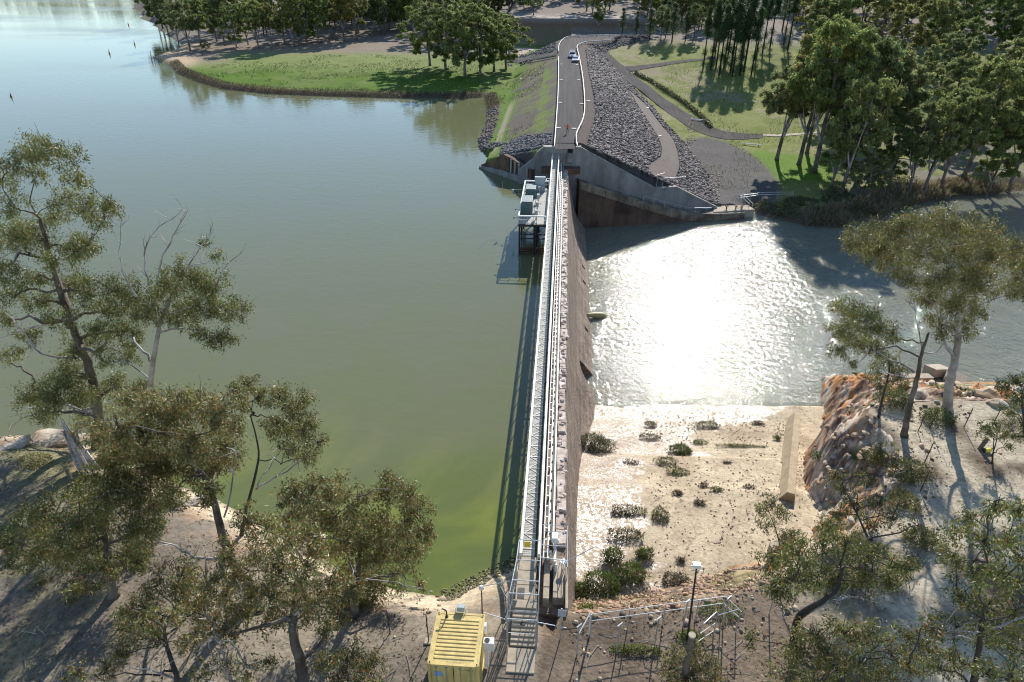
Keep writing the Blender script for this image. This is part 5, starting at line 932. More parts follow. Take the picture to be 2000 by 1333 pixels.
def build_tree(name, label, base, trunk, tr, clumps, seed, dens=1.0, ln=.21, wd=.055, bark='bark', leafm='leaf', pal=PAL, wts=None, dead=(), twigs=6, group=None, cat='tree', flat=.8, at_origin=False, subk=7, droop=.8):
    """base xyz, trunk path (world), clumps [(xyz, r)], dead [paths]"""
    g_ = np.random.default_rng(seed); rr = random.Random(seed); wood = MB(); tp = spline([base] + list(trunk), 5); n_ = len(tp)
    for i in range(1, n_ - 1): tp[i] = tp[i] + g_.normal(size=3) * tr * .07
    rad = [tr * (1.25 if i == 0 else 1) * (1 - .72 * i / (n_ - 1)) for i in range(n_)]; wood.tube([tuple(p) for p in tp], rad, 9)
    nodes = [(p, r) for p, r in zip(tp, rad)][2:]; pts = []; shades = []
    def limb(a, ra, c, rend, k=5, n=6):
        L_ = np.linalg.norm(c - a); mid = a * .5 + c * .5 + np.array([0, 0, .12 * L_]) + g_.normal(size=3) * .09 * L_; q1 = a * .75 + mid * .25 + g_.normal(size=3) * .05 * L_
        path = spline([a, q1, mid, c], 3)
        for i in range(1, len(path) - 1): path[i] = path[i] + g_.normal(size=3) * .022 * L_
        rs_ = np.linspace(ra, rend, len(path)); wood.tube([tuple(p) for p in path], list(rs_), n, False); return list(zip(path, rs_))
    top = tp[-1]
    for c, r in sorted(clumps, key=lambda q: np.linalg.norm(q[0] - top)):
        best = min(nodes, key=lambda q: np.linalg.norm(q[0] - c) + 1.1 * max(0, q[0][2] - c[2] + .2 * r) + 2.0 * max(0, .06 - q[1]) * 10)
        ra = min(best[1] * .75, tr * .45); L_ = np.linalg.norm(best[0] - c); ra = max(ra, .02 + .012 * L_)
        nodes += limb(best[0], ra, c - np.array([0, 0, .25 * r]), max(.018, ra * .35))[2:]
        for _ in range(twigs):
            e = c + g_.normal(size=3) * r * .5 * np.array([1, 1, flat]); wood.tube([tuple(c - np.array([0, 0, .25 * r])), tuple((c + e) / 2 + g_.normal(size=3) * .1 * r), tuple(e)], [.022 + .006 * r, .014, .006], 4, False)
        K_ = int(subk * (2.4 if leafm == 'leaf' else 1.5)); dv = g_.normal(size=(K_, 3)); dv /= np.linalg.norm(dv, axis=1)[:, None]; sc = c + dv * (g_.random((K_, 1)) ** .5) * r * .92 * np.array([1, 1, flat]); N = max(8, int(dens * LEAVES * r * r)); k = g_.integers(0, K_, N); sh = g_.uniform(.62, 1.3, K_) * g_.uniform(.85, 1.15)
        q = g_.normal(size=(N, 3)) * np.where(g_.random((N, 1)) < .15, 1.55, 1.0) * np.array([.17, .17, .13]) * r; hang = g_.random(N) ** 1.5; q[:, :2] *= (1 - .45 * hang)[:, None]; q[:, 2] -= hang * .3 * r; pts.append(sc[k] + q); shades.append(sh[k])
    for path, r0 in dead:
        pp = spline(path, 4); pp = [p + g_.normal(size=3) * .04 for p in pp]; wood.tube([tuple(p) for p in pp], list(np.linspace(r0, .012, len(pp))), 6, False, 1)
        for i in range(3, len(pp) - 1, 2):
            for _ in range(2):
                L_ = rr.uniform(.5, 1.5); d = g_.normal(size=3); d[2] = abs(d[2]) + .3; d /= np.linalg.norm(d); a = pp[i]; wood.tube([tuple(a), tuple(a + d * L_ * .5 + g_.normal(size=3) * .08), tuple(a + d * L_ + g_.normal(size=3) * .12)], [.03, .02, .006], 4, False, 1)
    root = empty(name, tuple(base), label, cat, group)
    def off(o):
        if not at_origin: rel(o, root)
        return o
    off(wood.build('trunk', [M[bark], M['dead_wood']], root, True))
    if pts: off(link('crown', leaf_mesh('crown', np.concatenate(pts), g_, ln, wd, M[leafm], pal, wts, droop, np.concatenate(shades)), root))
    return root
W_OLIVE = (.28, .24, .18, .14, .08, .08); W_BROWN = (.20, .18, .18, .20, .15, .09); W_GREEN = (.34, .32, .16, .08, .04, .06)
def hero(name, label, buv, trunk, tr, clumps, seed, wts=W_OLIVE, dead=(), dens=1.0, dd=1.0, bark='bark', base=None, **kw):
    b0 = ground(*buv) if base is None else np.array(base); Y = b0[1]; rr = np.random.default_rng(seed + 99)
    ctr = np.mean([c[0] for c in clumps]); tw = [atY(u, v, Y + rr.normal() * .3) for u, v in trunk]; cl = []
    for q in clumps:
        u, v, r = q[:3]; dy = q[3] if len(q) > 3 else rr.normal() * 1.5 * dd
        p = atY(u, v, Y + dy); dep = float((p - np.array([0, 0, CZ])) @ _f); cl.append((p, r * dep / FPX * 1.32))
    dl = [([atY(u, v, Y + rr.normal() * .3) for u, v in path], r0) for path, r0 in dead]
    return build_tree(name, label, b0, tw, tr, cl, seed, dens, bark=bark, wts=wts, dead=dl, **kw)
hero('gum_tree', 'tallest gum at the left edge, with open limbs reaching high over the lake', (190, 880), [(192, 800), (170, 705), (142, 640), (118, 570), (98, 500), (80, 430)], .42, [(60, 290, 32), (95, 283, 34), (130, 300, 26), (25, 315, 28), (75, 335, 22), (150, 345, 26), (120, 390, 28), (165, 400, 32), (200, 420, 28), (215, 395, 18), (20, 395, 28), (40, 440, 38), (75, 460, 34), (15, 470, 32), (140, 480, 34), (170, 470, 28), (110, 500, 28), (60, 540, 30), (25, 575, 26), (80, 585, 28), (140, 545, 40), (175, 570, 36), (200, 600, 32), (230, 560, 34), (255, 590, 32), (240, 640, 26), (120, 620, 28), (150, 675, 28), (105, 760, 40), (150, 755, 42), (185, 790, 34), (90, 795, 32), (55, 765, 28), (200, 700, 22), (130, 720, 34), (0, 520, 30), (205, 655, 26), (250, 690, 24), (60, 650, 24), (20, 690, 22), (225, 745, 28), (265, 760, 24), (0, 350, 26), (10, 620, 22), (185, 640, 24), (100, 420, 22)], 101, dead=[([(130, 620), (60, 640), (0, 660)], .1), ([(150, 700), (80, 690), (40, 640), (0, 600)], .1), ([(60, 470), (30, 500), (10, 560)], .08), ([(185, 810), (120, 790), (80, 800), (30, 780)], .13), ([(180, 800), (60, 810), (10, 850)], .1)], bark='bark', dens=.85, wts=W_GREEN)
hero('gum_tree', 'gum with a pale forked trunk and bare dead top left of the open water', (283, 918), [(286, 850), (291, 770), (303, 690), (315, 625), (335, 585)], .3, [(345, 560, 32), (385, 540, 36), (420, 560, 36), (445, 600, 30), (470, 600, 24), (400, 600, 34), (360, 600, 32), (330, 620, 24), (385, 640, 18), (415, 655, 26), (442, 655, 20), (400, 475, 13), (422, 495, 13), (300, 580, 30), (285, 610, 28), (260, 650, 24), (320, 545, 24), (355, 520, 24)], 102, bark='bark_pale', dead=[([(310, 640), (290, 560), (282, 500), (300, 455), (345, 420)], .09), ([(300, 600), (320, 500), (345, 450), (366, 405)], .09), ([(265, 580), (240, 530), (236, 460), (243, 400)], .07), ([(420, 560), (440, 520), (475, 495)], .05), ([(320, 600), (370, 520), (400, 470), (410, 455)], .06), ([(290, 740), (250, 710), (215, 705)], .09)], dens=.85, wts=W_GREEN)
hero('gum_tree', 'dense brown-green leaning gum filling the middle of the left bank', (508, 1188), [(482, 1140), (448, 1085), (425, 1010), (410, 950), (370, 900)], .34, [(250, 780, 34), (300, 790, 38), (345, 780, 38), (390, 790, 40), (430, 800, 38), (230, 830, 40), (280, 840, 44), (330, 840, 46), (380, 850, 46), (430, 860, 40), (455, 830, 28), (220, 880, 42), (270, 890, 44), (320, 900, 44), (370, 910, 44), (420, 910, 36), (240, 930, 38), (290, 950, 38), (340, 955, 32), (400, 950, 30), (190, 840, 34), (205, 930, 34)], 103, wts=W_BROWN, dead=[([(440, 1085), (390, 1092), (345, 1068), (300, 1052)], .12), ([(390, 1092), (350, 1118), (305, 1122)], .09), ([(440, 1010), (460, 900), (455, 850)], .05)], dens=1.1, dd=1.3)
hero('gum_tree', 'slender open gum with two leaf heads standing against the green water', (472, 1045), [(480, 1000), (498, 930), (505, 880), (490, 815)], .13, [(460, 758, 20), (485, 745, 22), (500, 772, 22), (470, 792, 20), (545, 770, 28), (575, 790, 34), (560, 830, 34), (590, 840, 30), (535, 825, 20), (600, 885, 22), (620, 862, 18), (575, 870, 24)], 104, dead=[([(500, 955), (560, 920), (600, 890), (632, 862)], .07), ([(503, 950), (530, 905), (555, 870)], .06)], bark='bark_dark', dens=.95)
hero('gum_tree', 'broad olive gum crown hanging over the timber fence at lower left', (222, 1165), [(215, 1110), (205, 1050), (190, 1000)], .3, [(130, 960, 38), (180, 960, 42), (230, 960, 42), (270, 980, 38), (100, 1005, 42), (150, 1010, 46), (205, 1010, 46), (255, 1030, 42), (85, 1050, 42), (130, 1060, 44), (185, 1060, 44), (240, 1075, 38), (110, 1100, 40), (160, 1110, 40), (205, 1105, 32), (100, 1150, 34), (150, 1150, 28), (285, 1040, 30), (180, 925, 28), (60, 1010, 30), (50, 1080, 30), (265, 1090, 28), (300, 1000, 26)], 105, wts=W_OLIVE, dens=1.0, dd=1.2)
hero('gum_tree', 'small gum with a thin dark trunk at the bottom left, leaves in a loose ring', (350, 1345), [(345, 1320), (328, 1270), (322, 1225), (345, 1185)], .16, [(350, 1120, 34), (400, 1130, 36), (300, 1140, 34), (440, 1160, 30), (350, 1168, 34), (400, 1180, 34), (280, 1180, 30), (235, 1225, 30), (270, 1215, 30), (210, 1258, 28), (240, 1275, 24), (185, 1290, 22), (150, 1312, 20), (395, 1225, 24), (205, 1310, 20), (320, 1200, 30), (300, 1245, 24), (420, 1205, 24), (360, 1250, 20), (255, 1185, 24)], 106, wts=W_BROWN, bark='bark_dark', dead=[([(345, 1325), (300, 1312), (265, 1305)], .07)], dens=.9)
hero('gum_tree', 'thick-trunked gum left of the container with a wide brownish crown', (592, 1335), [(588, 1300), (572, 1240), (575, 1190), (580, 1130)], .34, [(480, 1010, 30), (520, 1030, 36), (560, 1050, 36), (600, 1100, 38), (550, 1100, 38), (500, 1080, 34), (640, 1130, 36), (590, 1150, 38), (540, 1160, 34), (500, 1150, 32), (660, 1170, 30), (690, 1150, 24), (620, 1190, 32), (560, 1205, 30), (480, 1200, 28), (450, 1235, 22), (640, 1225, 22), (440, 1080, 30), (460, 1120, 30), (520, 1215, 24), (600, 1040, 26), (660, 1205, 24)], 107, wts=W_BROWN, dens=.95, dead=[([(575, 1200), (640, 1150), (700, 1130)], .07)])
hero('gum_tree', 'round dense gum at the lake edge left of the container', (692, 1205), [(692, 1165), (700, 1110), (705, 1060)], .26, [(575, 960, 28), (605, 950, 28), (650, 960, 34), (700, 970, 34), (750, 955, 32), (790, 960, 28), (765, 935, 18), (812, 990, 28), (830, 1035, 24), (790, 1020, 36), (740, 1010, 40), (690, 1020, 40), (640, 1010, 36), (600, 1000, 32), (570, 1010, 24), (650, 1060, 36), (700, 1070, 42), (750, 1070, 40), (800, 1070, 30), (720, 1120, 40), (770, 1115, 34), (680, 1120, 34), (820, 1140, 12), (700, 1150, 30), (612, 1050, 26), (560, 980, 18)], 108, wts=W_BROWN, dens=1.1, dd=.9, dead=[([(710, 1130), (780, 1140), (830, 1150)], .04)])
hero('gum_tree', 'bushy gum top at the bottom edge between the thick trunk and the container', (680, 1375), [(680, 1350), (680, 1320)], .12, [(640, 1292, 28), (680, 1282, 32), (720, 1302, 28), (660, 1320, 32), (700, 1330, 32), (732, 1335, 22)], 109, wts=W_BROWN, dd=.5)
hero('gum_tree', 'sparse twiggy gum at the bottom edge left of the thick trunk', (455, 1360), [(452, 1330), (440, 1290), (425, 1250)], .1, [(415, 1228, 16), (440, 1290, 22), (480, 1300, 22), (520, 1290, 18), (400, 1300, 20), (460, 1330, 24), (385, 1322, 18)], 110, wts=W_BROWN, bark='dead_wood', dens=.7, dd=.6, dead=[([(452, 1330), (430, 1260), (405, 1200)], .06), ([(455, 1340), (420, 1290), (402, 1240)], .05)])
hero('gum_tree', 'big round-headed gum with a pale trunk on the right terrace', (1850, 802), [(1856, 745), (1868, 690), (1872, 620), (1862, 560)], .4, [(1690, 460, 32), (1730, 450, 34), (1770, 440, 36), (1810, 430, 36), (1850, 425, 34), (1890, 440, 34), (1930, 460, 34), (1965, 480, 32), (1990, 510, 28), (1700, 490, 26), (1750, 490, 36), (1800, 480, 38), (1850, 480, 38), (1900, 490, 38), (1950, 510, 34), (1780, 530, 32), (1830, 530, 38), (1880, 540, 38), (1920, 550, 34), (1970, 555, 28), (1995, 560, 24), (1820, 580, 32), (1870, 590, 34), (1910, 600, 22), (1850, 630, 30), (1885, 640, 24), (1662, 475, 18), (1990, 480, 24), (2030, 520, 30), (2040, 480, 30)], 111, wts=W_OLIVE, bark='bark_pale', dens=.95, dd=1.5, dead=[([(1862, 700), (1838, 650), (1828, 590)], .18), ([(1828, 600), (1790, 565), (1740, 555)], .07)])
hero('gum_tree', 'crooked gum in front of the big pale-trunked one, leaning towards the pool', (1766, 852), [(1775, 800), (1790, 745), (1800, 690), (1815, 650)], .26, [(1660, 602, 28), (1690, 620, 32), (1650, 640, 26), (1680, 660, 30), (1720, 640, 24), (1640, 682, 18), (1710, 680, 20), (1668, 710, 10), (1740, 655, 16)], 112, wts=W_GREEN, dead=[([(1785, 725), (1745, 705), (1700, 680)], .12), ([(1790, 740), (1760, 735), (1720, 725)], .05), ([(1800, 690), (1830, 690), (1840, 660)], .07), ([(1800, 680), (1790, 620), (1775, 590)], .05)], dens=1.0, dd=.8)
hero('gum_tree', 'thin dark sapling left of the crooked gum on the outcrop edge', (1716, 815), [(1724, 775), (1736, 730), (1736, 690)], .12, [(1715, 722, 18), (1740, 702, 20), (1750, 740, 20), (1722, 752, 16), (1760, 722, 16)], 113, wts=W_GREEN, bark='bark_dark', dens=.8, dd=.5)
hero('gum_tree', 'spreading gum with dark forked trunk beside the pipe gate at lower right', (1548, 1268), [(1560, 1205), (1600, 1178), (1635, 1150), (1645, 1110)], .22, [(1510, 1090, 28), (1560, 1080, 34), (1610, 1060, 34), (1650, 1060, 34), (1700, 1080, 32), (1740, 1100, 28), (1540, 1130, 34), (1590, 1120, 36), (1640, 1120, 34), (1690, 1130, 32), (1740, 1130, 26), (1780, 1110, 22), (1520, 1160, 24), (1620, 1025, 22)], 114, wts=W_GREEN, bark='bark_dark', dens=.9, dead=[([(1560, 1210), (1620, 1175), (1700, 1165), (1770, 1150)], .1), ([(1565, 1225), (1610, 1250), (1660, 1285), (1700, 1335)], .1), ([(1548, 1240), (1528, 1200), (1525, 1160)], .08)])
hero('gum_tree', 'wide gum crown along the bottom edge right of the pipe gate', (1660, 1395), [(1650, 1350), (1640, 1300)], .24, [(1600, 1240, 34), (1650, 1232, 34), (1700, 1240, 32), (1560, 1270, 34), (1620, 1290, 38), (1680, 1290, 36), (1740, 1270, 34), (1780, 1240, 30), (1540, 1310, 32), (1600, 1330, 36), (1660, 1330, 34), (1720, 1320, 32), (1780, 1300, 28), (1500, 1320, 24), (1482, 1290, 18), (1470, 1245, 16), (1820, 1270, 30), (1830, 1222, 26)], 115, wts=W_OLIVE, bark='bark_dark', dens=.85, dd=1.2)
hero('gum_tree', 'loose leafy gum filling the lower right corner', (1905, 1400), [(1900, 1350), (1910, 1280), (1920, 1200)], .24, [(1900, 1005, 22), (1950, 985, 26), (1990, 990, 28), (1870, 1032, 22), (1920, 1050, 32), (1970, 1050, 34), (1860, 1080, 26), (1900, 1110, 34), (1950, 1120, 36), (1990, 1130, 32), (1880, 1160, 32), (1930, 1180, 34), (1980, 1190, 34), (1870, 1220, 30), (1920, 1240, 34), (1970, 1260, 34), (1880, 1290, 30), (1930, 1310, 32), (1980, 1320, 32), (1835, 1300, 24), (2020, 1080, 34), (2020, 1240, 34)], 116, wts=W_GREEN, bark='bark_dark', dens=.75, dd=1.4, dead=[([(1900, 1250), (1850, 1240), (1820, 1228)], .06), ([(2010, 1200), (1930, 1232), (1830, 1228)], .08)])
hero('gum_tree', 'wispy sapling at the foot of the white rock by the spillway', (1525, 1098), [(1522, 1060), (1508, 1015), (1495, 985)], .06, [(1490, 990, 15), (1510, 980, 17), (1530, 1000, 17), (1500, 1022, 17), (1545, 1042, 18), (1532, 1060, 16), (1560, 1062, 14)], 117, wts=W_GREEN, bark='bark_dark', dens=.8, dd=.5)
hero('gum_tree', 'thin many-stemmed gum with sparse leaves growing out of the outcrop', (1700, 1060), [(1690, 1040), (1672, 1000), (1655, 965)], .1, [(1630, 930, 16), (1650, 950, 18), (1672, 980, 20), (1720, 980, 18), (1760, 960, 20), (1640, 1002, 18), (1702, 1020, 20), (1750, 1012, 20), (1790, 990, 18), (1682, 930, 12)], 118, wts=W_BROWN, bark='bark_dark', dens=.7, dd=.7, dead=[([(1700, 1050), (1720, 990), (1745, 930)], .05), ([(1700, 1055), (1690, 1000), (1690, 950)], .04)])
hero('gum_tree', 'leafy bush in front of the cut-off pole at the bottom edge', (1352, 1375), [(1352, 1340)], .08, [(1320, 1272, 20), (1350, 1268, 22), (1385, 1292, 20), (1310, 1302, 22), (1350, 1310, 28), (1390, 1320, 22), (1320, 1332, 24), (1360, 1335, 24)], 119, wts=W_BROWN, dens=.95, dd=.35)
hero('gum_tree', 'small leafy sapling beside the yellow drum on the terrace', (1938, 905), [(1940, 880), (1942, 850)], .07, [(1930, 842, 14), (1945, 826, 15), (1920, 832, 11), (1962, 850, 13), (1975, 870, 10)], 120, wts=W_GREEN, bark='bark_dark', dens=.8, dd=.4)
hero('gum_tree', 'leafy gum cut by the right edge above the terrace', (2010, 930), [(2005, 880), (2000, 820), (1995, 770)], .16, [(1985, 742, 20), (1962, 752, 16), (1998, 772, 22), (1975, 802, 18), (1998, 825, 20), (2025, 760, 24), (1985, 850, 14)], 121, wts=W_GREEN, bark='bark_dark', dens=.9, dd=.6)
# dead broken trunk on the left bank
g0 = ground(172, 918); tp_ = atY(120, 822, g0[1]); dt = empty('dead_gum', tuple(g0), 'grey splintered dead gum leaning left beside the tall living one', 'dead tree'); b_ = MB()
for k in range(7): o_ = np.random.default_rng(k).normal(size=3) * .22; b_.tube([tuple(g0 + o_ * np.array([1, 1, 0])), tuple(g0 * .5 + tp_ * .5 + o_ * .7), tuple(g0 * .1 * k / 3 + tp_ * (1 - .1 * k / 3) + o_ * .6)], [.3, .2, .05], 7)
sub(dt, 'trunk', b_, M['dead_wood']); sub(dt, 'broken_limb', MB().tube([tuple(g0 * .6 + tp_ * .4), tuple(atY(150, 840, g0[1])), tuple(atY(172, 822, g0[1]))], [.12, .08, .03], 6), M['dead_wood'])
# ---------------------------------------------------------------- distant trees: a few grown forms, each copied as its own tree
FORMS = {}; M['bark_far'] = mat('weathered_bark', (.19, .16, .135), .9, .4, 1.2, 0, col2=(.1, .08, .065), c2scale=.5)
def form_gum(key, seed, h, spread, nlimb, lean=0., low=.3):
    g_ = np.random.default_rng(seed); base = np.zeros(3); fork = h * g_.uniform(.16, .3); trunk = [np.array([lean * .3, 0, fork]), np.array([lean, g_.normal() * .3, h * .55]), np.array([lean * 1.2, g_.normal() * .4, h * .86])]
    cl = []
    for k in range(66):
        a = g_.uniform(0, 6.28); t = g_.uniform(low, .97); rr = spread * math.sqrt(g_.uniform(.05, 1)) * math.sin(math.pi * min(.98, (t - low * .55) / (1.06 - low * .55))) ** .7
        cl.append((np.array([lean * t + rr * math.cos(a), rr * math.sin(a), h * t]), h * g_.uniform(.04, .068)))
    dead = [([np.array([lean * .3, 0, fork * .8]), np.array([spread * .3 * math.cos(a), spread * .3 * math.sin(a), h * .4]), np.array([spread * .6 * math.cos(a), spread * .6 * math.sin(a), h * .66])], h * .011) for a in g_.uniform(0, 6.28, nlimb)]
    t_ = build_tree('gum_tree', None, base, trunk, h * .018, cl, seed, dens=.40, ln=.5, wd=.18, bark='bark_far', leafm='leaf_far', pal=PALG, twigs=1, dead=dead, at_origin=True, subk=6, droop=.9); FORMS[key] = (t_, h); return t_
def form_pine(key, seed, h, cb, spread, skirt=False):
    g_ = np.random.default_rng(seed); wood = MB(); wood.tube([(0, 0, 0), (.1, 0, h * .5), (0, .1, h)], [h * .014, h * .011, .04], 8); P = []
    for k in range(46):
        t = g_.uniform(cb, 1) ** .9; a = g_.uniform(0, 6.28); r = spread * (1.08 - (t - cb) / (1 - cb)) ** .6 * g_.uniform(.5, 1); e = np.array([r * math.cos(a), r * math.sin(a), h * t + .05 * r]); wood.tube([(0, 0, h * t - .4), tuple(e)], [.06, .02], 4, False)
        n_ = 170; P.append(e * np.array([.6, .6, 1]) + g_.normal(size=(n_, 3)) * np.array([r * .3 + .25, r * .3 + .25, .55]))
    for k in range(10): t = g_.uniform(.1, cb); a = g_.uniform(0, 6.28); r = spread * g_.uniform(.3, .7); wood.tube([(0, 0, h * t), (r * math.cos(a), r * math.sin(a), h * t + .2)], [.04, .012], 4, False)
    if skirt:
        for k in range(7): t = g_.uniform(.05, .36); P.append(np.array([g_.normal() * .5, g_.normal() * .5, h * t]) + g_.normal(size=(130, 3)) * np.array([.65, .65, .9]))
    root = empty('pine_tree', (0, 0, 0), None, 'tree'); wood.build('trunk', [M['bark_dark']], root, True); pal = np.array([(.050, .080, .036), (.038, .062, .028), (.075, .10, .046), (.048, .07, .042)])
    link('crown', leaf_mesh('crown', np.concatenate(P), g_, .6, .2, M['leaf_pine'], pal, None, .1), root); FORMS[key] = (root, h); return root
form_gum('a', 201, 24, 6.6, 3, 1.2, .42); form_gum('b', 202, 22, 5.6, 2, -1., .38); form_gum('c', 203, 26, 7.2, 4, .5, .44); form_gum('d', 204, 19, 6.0, 2, .8, .34); form_gum('e', 205, 25, 5.8, 3, -1.6, .48); form_gum('f', 206, 16, 6.4, 2, .4, .28)
form_gum('g', 207, 25, 9.5, 4, .5, .2); form_gum('h', 208, 24, 9.0, 3, -.8, .24)
form_pine('p', 211, 28, .52, 3.0, True); form_pine('r', 213, 30, .62, 2.4, True); form_pine('s', 214, 25, .4, 3.4); form_pine('q', 212, 26, .2, 4.6)
used = set()
def put(key, x, y, h, label, group, rz, sxy=1.0, cat='tree', z=None):
    t_, h0 = FORMS[key]; o = t_ if key not in used else copy_tree(t_); used.add(key)
    s = h / h0; o.location = (x, y, (hg(x, y) if z is None else z) - .1); o.rotation_euler = (0, 0, rz); o.scale = (s * sxy, s * sxy, s); tag(o, label, cat, group); return o
rt = random.Random(31)
def putpx(key, u, v, vtop, label, group, sxy=1.0, rz=None):
    p = ground(u, v); zt = atY(u, vtop, p[1])[2]; return put(key, p[0], p[1], max(4, zt - p[2]), label, group, rt.uniform(0, 6.28) if rz is None else rz, sxy)
g1 = 'gums standing on the green point'
for k, (key, u, v, vt, sx, lab) in enumerate([('h', 840, 129, 2, 1.25, 'leftmost gum of the clump on the green point'), ('g', 870, 137, -8, 1.25, 'second gum from the left in the clump on the green point'), ('c', 893, 128, -14, 1.0, 'tall gum at the back of the clump on the green point'), ('h', 908, 152, 4, 1.25, 'nearest gum of the clump on the green point'), ('g', 938, 148, 6, 1.3, 'gum right of the nearest one in the clump on the green point'), ('h', 965, 140, 24, 1.4, 'low spreading gum at the right of the clump on the green point'), ('g', 988, 136, 22, 1.3, 'rightmost gum of the clump, drooping towards the ramp')]): putpx(key, u, v, vt, lab, g1, sx)
g1 = 'gums on the sandy point'
for (key, u, v, vt, sx, lab) in [('a', 372, 100, -4, 1.15, 'largest gum on the sandy point, leaning over the lake'), ('c', 350, 92, 4, 1.0, 'gum overhanging the water left of the largest on the sandy point'), ('b', 392, 90, -6, 1.0, 'gum right behind the largest on the sandy point'), ('d', 330, 70, -8, 1.1, 'gum at the waterline farther up the shore from the sandy point'), ('f', 402, 101, 78, 1.3, 'round yellowish bush at the foot of the largest gum on the sandy point')]: putpx(key, u, v, vt, lab, g1, sx)
for k, (u, v) in enumerate([(308, 45), (318, 55), (440, 90), (462, 94), (485, 88), (505, 95), (532, 92), (556, 84), (575, 92), (600, 88), (622, 84), (648, 76), (672, 80), (700, 66), (728, 70), (760, 58), (785, 62), (812, 50), (430, 70), (470, 66), (515, 68), (560, 62), (610, 60), (655, 55), (700, 45), (745, 42), (790, 40)]): putpx('ahbgdc'[k % 6], u, v, v - rt.uniform(75, 115), 'gum at the front of the open woodland behind the green point', 'woodland behind the green point', rt.uniform(.9, 1.15))
g1 = 'trees beside the far bend'
for (key, u, v, vt, sx, lab) in [('e', 1168, 66, 8, 1.0, 'single gum in front of the cut face'), ('q', 1215, 70, 16, 1.2, 'dark pine right of the cut face'), ('q', 1242, 72, 22, 1.0, 'thin dark pine second from the cut face'), ('q', 1268, 80, 18, 1.3, 'dark bushy pine above the lower road bend'), ('c', 1290, 82, 10, 1.0, 'dark gum between the pines above the lawn'), ('q', 1312, 84, 6, 1.4, 'large dark pine at the top of the lawn'), ('q', 1338, 82, 14, 1.2, 'dark pine at the top right of the lawn'), ('c', 1355, 78, 6, 1.0, 'gum behind the top right of the lawn'), ('q', 1300, 74, 2, 1.2, 'dark pine behind the large one at the top of the lawn')]: putpx(key, u, v, vt, lab, g1, sx)
for k, (u, v) in enumerate([(1374, 138), (1384, 142), (1395, 136), (1404, 144), (1414, 132), (1424, 138), (1433, 146), (1446, 150), (1455, 138), (1466, 143), (1478, 112), (1492, 104), (1508, 96), (1526, 90), (1398, 112), (1420, 108), (1445, 112), (1400, 92), (1450, 92), (1540, 100)]): putpx('prsprp'[k % 6], u + rt.uniform(-5, 5), v + rt.uniform(-5, 5), v - rt.uniform(115, 156) * (1 if v > 120 else .85), 'tall bare-trunked pine in the grove right of the lawn', 'pine grove right of the lawn', rt.uniform(.9, 1.2))
g1 = 'river gums along the right bank'
for (key, u, v, vt, sx, lab) in [('e', 1517, 312, 108, 1.15, 'dark gum standing alone on the bright grass right of the gravel'), ('a', 1560, 322, 52, .95, 'tall forked gum second from the gravel'), ('c', 1590, 338, 30, .95, 'tallest pale-limbed gum of the right bank'), ('b', 1576, 300, 60, 1.0, 'gum behind the tall forked one'), ('d', 1622, 370, 210, 1.0, 'low gum leaning out at the pool edge'), ('a', 1642, 382, 140, .95, 'gum with leaning twin stems near the reeds'), ('c', 1662, 330, 70, 1.0, 'gum behind the twin-stemmed one'), ('b', 1700, 322, 90, 1.1, 'gum in shade right of the twin-stemmed one'), ('f', 1735, 366, 220, 1.0, 'low shady gum above the brown reeds'), ('e', 1772, 388, 200, 1.0, 'gum with several slanting stems above the brown reeds'), ('a', 1800, 388, 180, .95, 'gum right of the slanting stems'), ('c', 1835, 374, 165, .95, 'broad gum at the bend of the right bank'), ('b', 1880, 352, 110, 1.1, 'gum with a pale limb near the right edge'), ('d', 1925, 384, 230, 1.1, 'low gum above the dark inlet'), ('a', 1968, 376, 140, 1.0, 'gum at the right edge above the inlet'), ('c', 2015, 385, 130, 1.0, 'gum cut by the right picture edge above the inlet'), ('f', 1690, 388, 300, 1.1, 'dark bushy gum at the water between the reeds')]: putpx(key, u, v, vt, lab, g1, sx)
# woodland filled by spacing
def fill(n, x0, x1, y0, y1, ok, dmin, label, group, hs=(17, 25), keys='abcdef', sx=(.9, 1.25)):
    pts = []; tries = 0
    while len(pts) < n and tries < n * 60:
        tries += 1; x, y = rt.uniform(x0, x1), rt.uniform(y0, y1)
        if not ok(x, y) or any((x - a) ** 2 + (y - b2) ** 2 < dmin * dmin for a, b2 in pts): continue
        pts.append((x, y)); put(rt.choice(keys), x, y, rt.uniform(*hs), label, group, rt.uniform(0, 6.28), rt.uniform(*sx))
sfl1 = lambda x, y: float(sdist(FL, np.array([x]), np.array([y]))[0])
fill(62, -230, -22, 302, 450, lambda x, y: sfl1(x, y) > 9, 9.5, 'gum deep in the open woodland left of the cut face', 'woodland left of the cut face', (18, 26), 'aghcdh', (.9, 1.2))
fill(44, -30, 62, 312, 430, lambda x, y: True, 8.5, 'gum on the rise above the cut face', 'woodland above the cut face', (13, 20), 'ghdfb')
fill(128, 72, 280, 168, 420, lambda x, y: x > 66 + .18 * (y - 160) and sdist(RB, np.array([x]), np.array([y]))[0] > 6, 8.0, 'gum in the dense wood right of the pine grove', 'dense wood on the right', (17, 25), 'abcdfc', (1.05, 1.4))
fill(26, 40, 130, 300, 440, lambda x, y: True, 8.5, 'dark tree in the wood behind the pine grove', 'wood behind the pine grove', (18, 25), 'qacq')
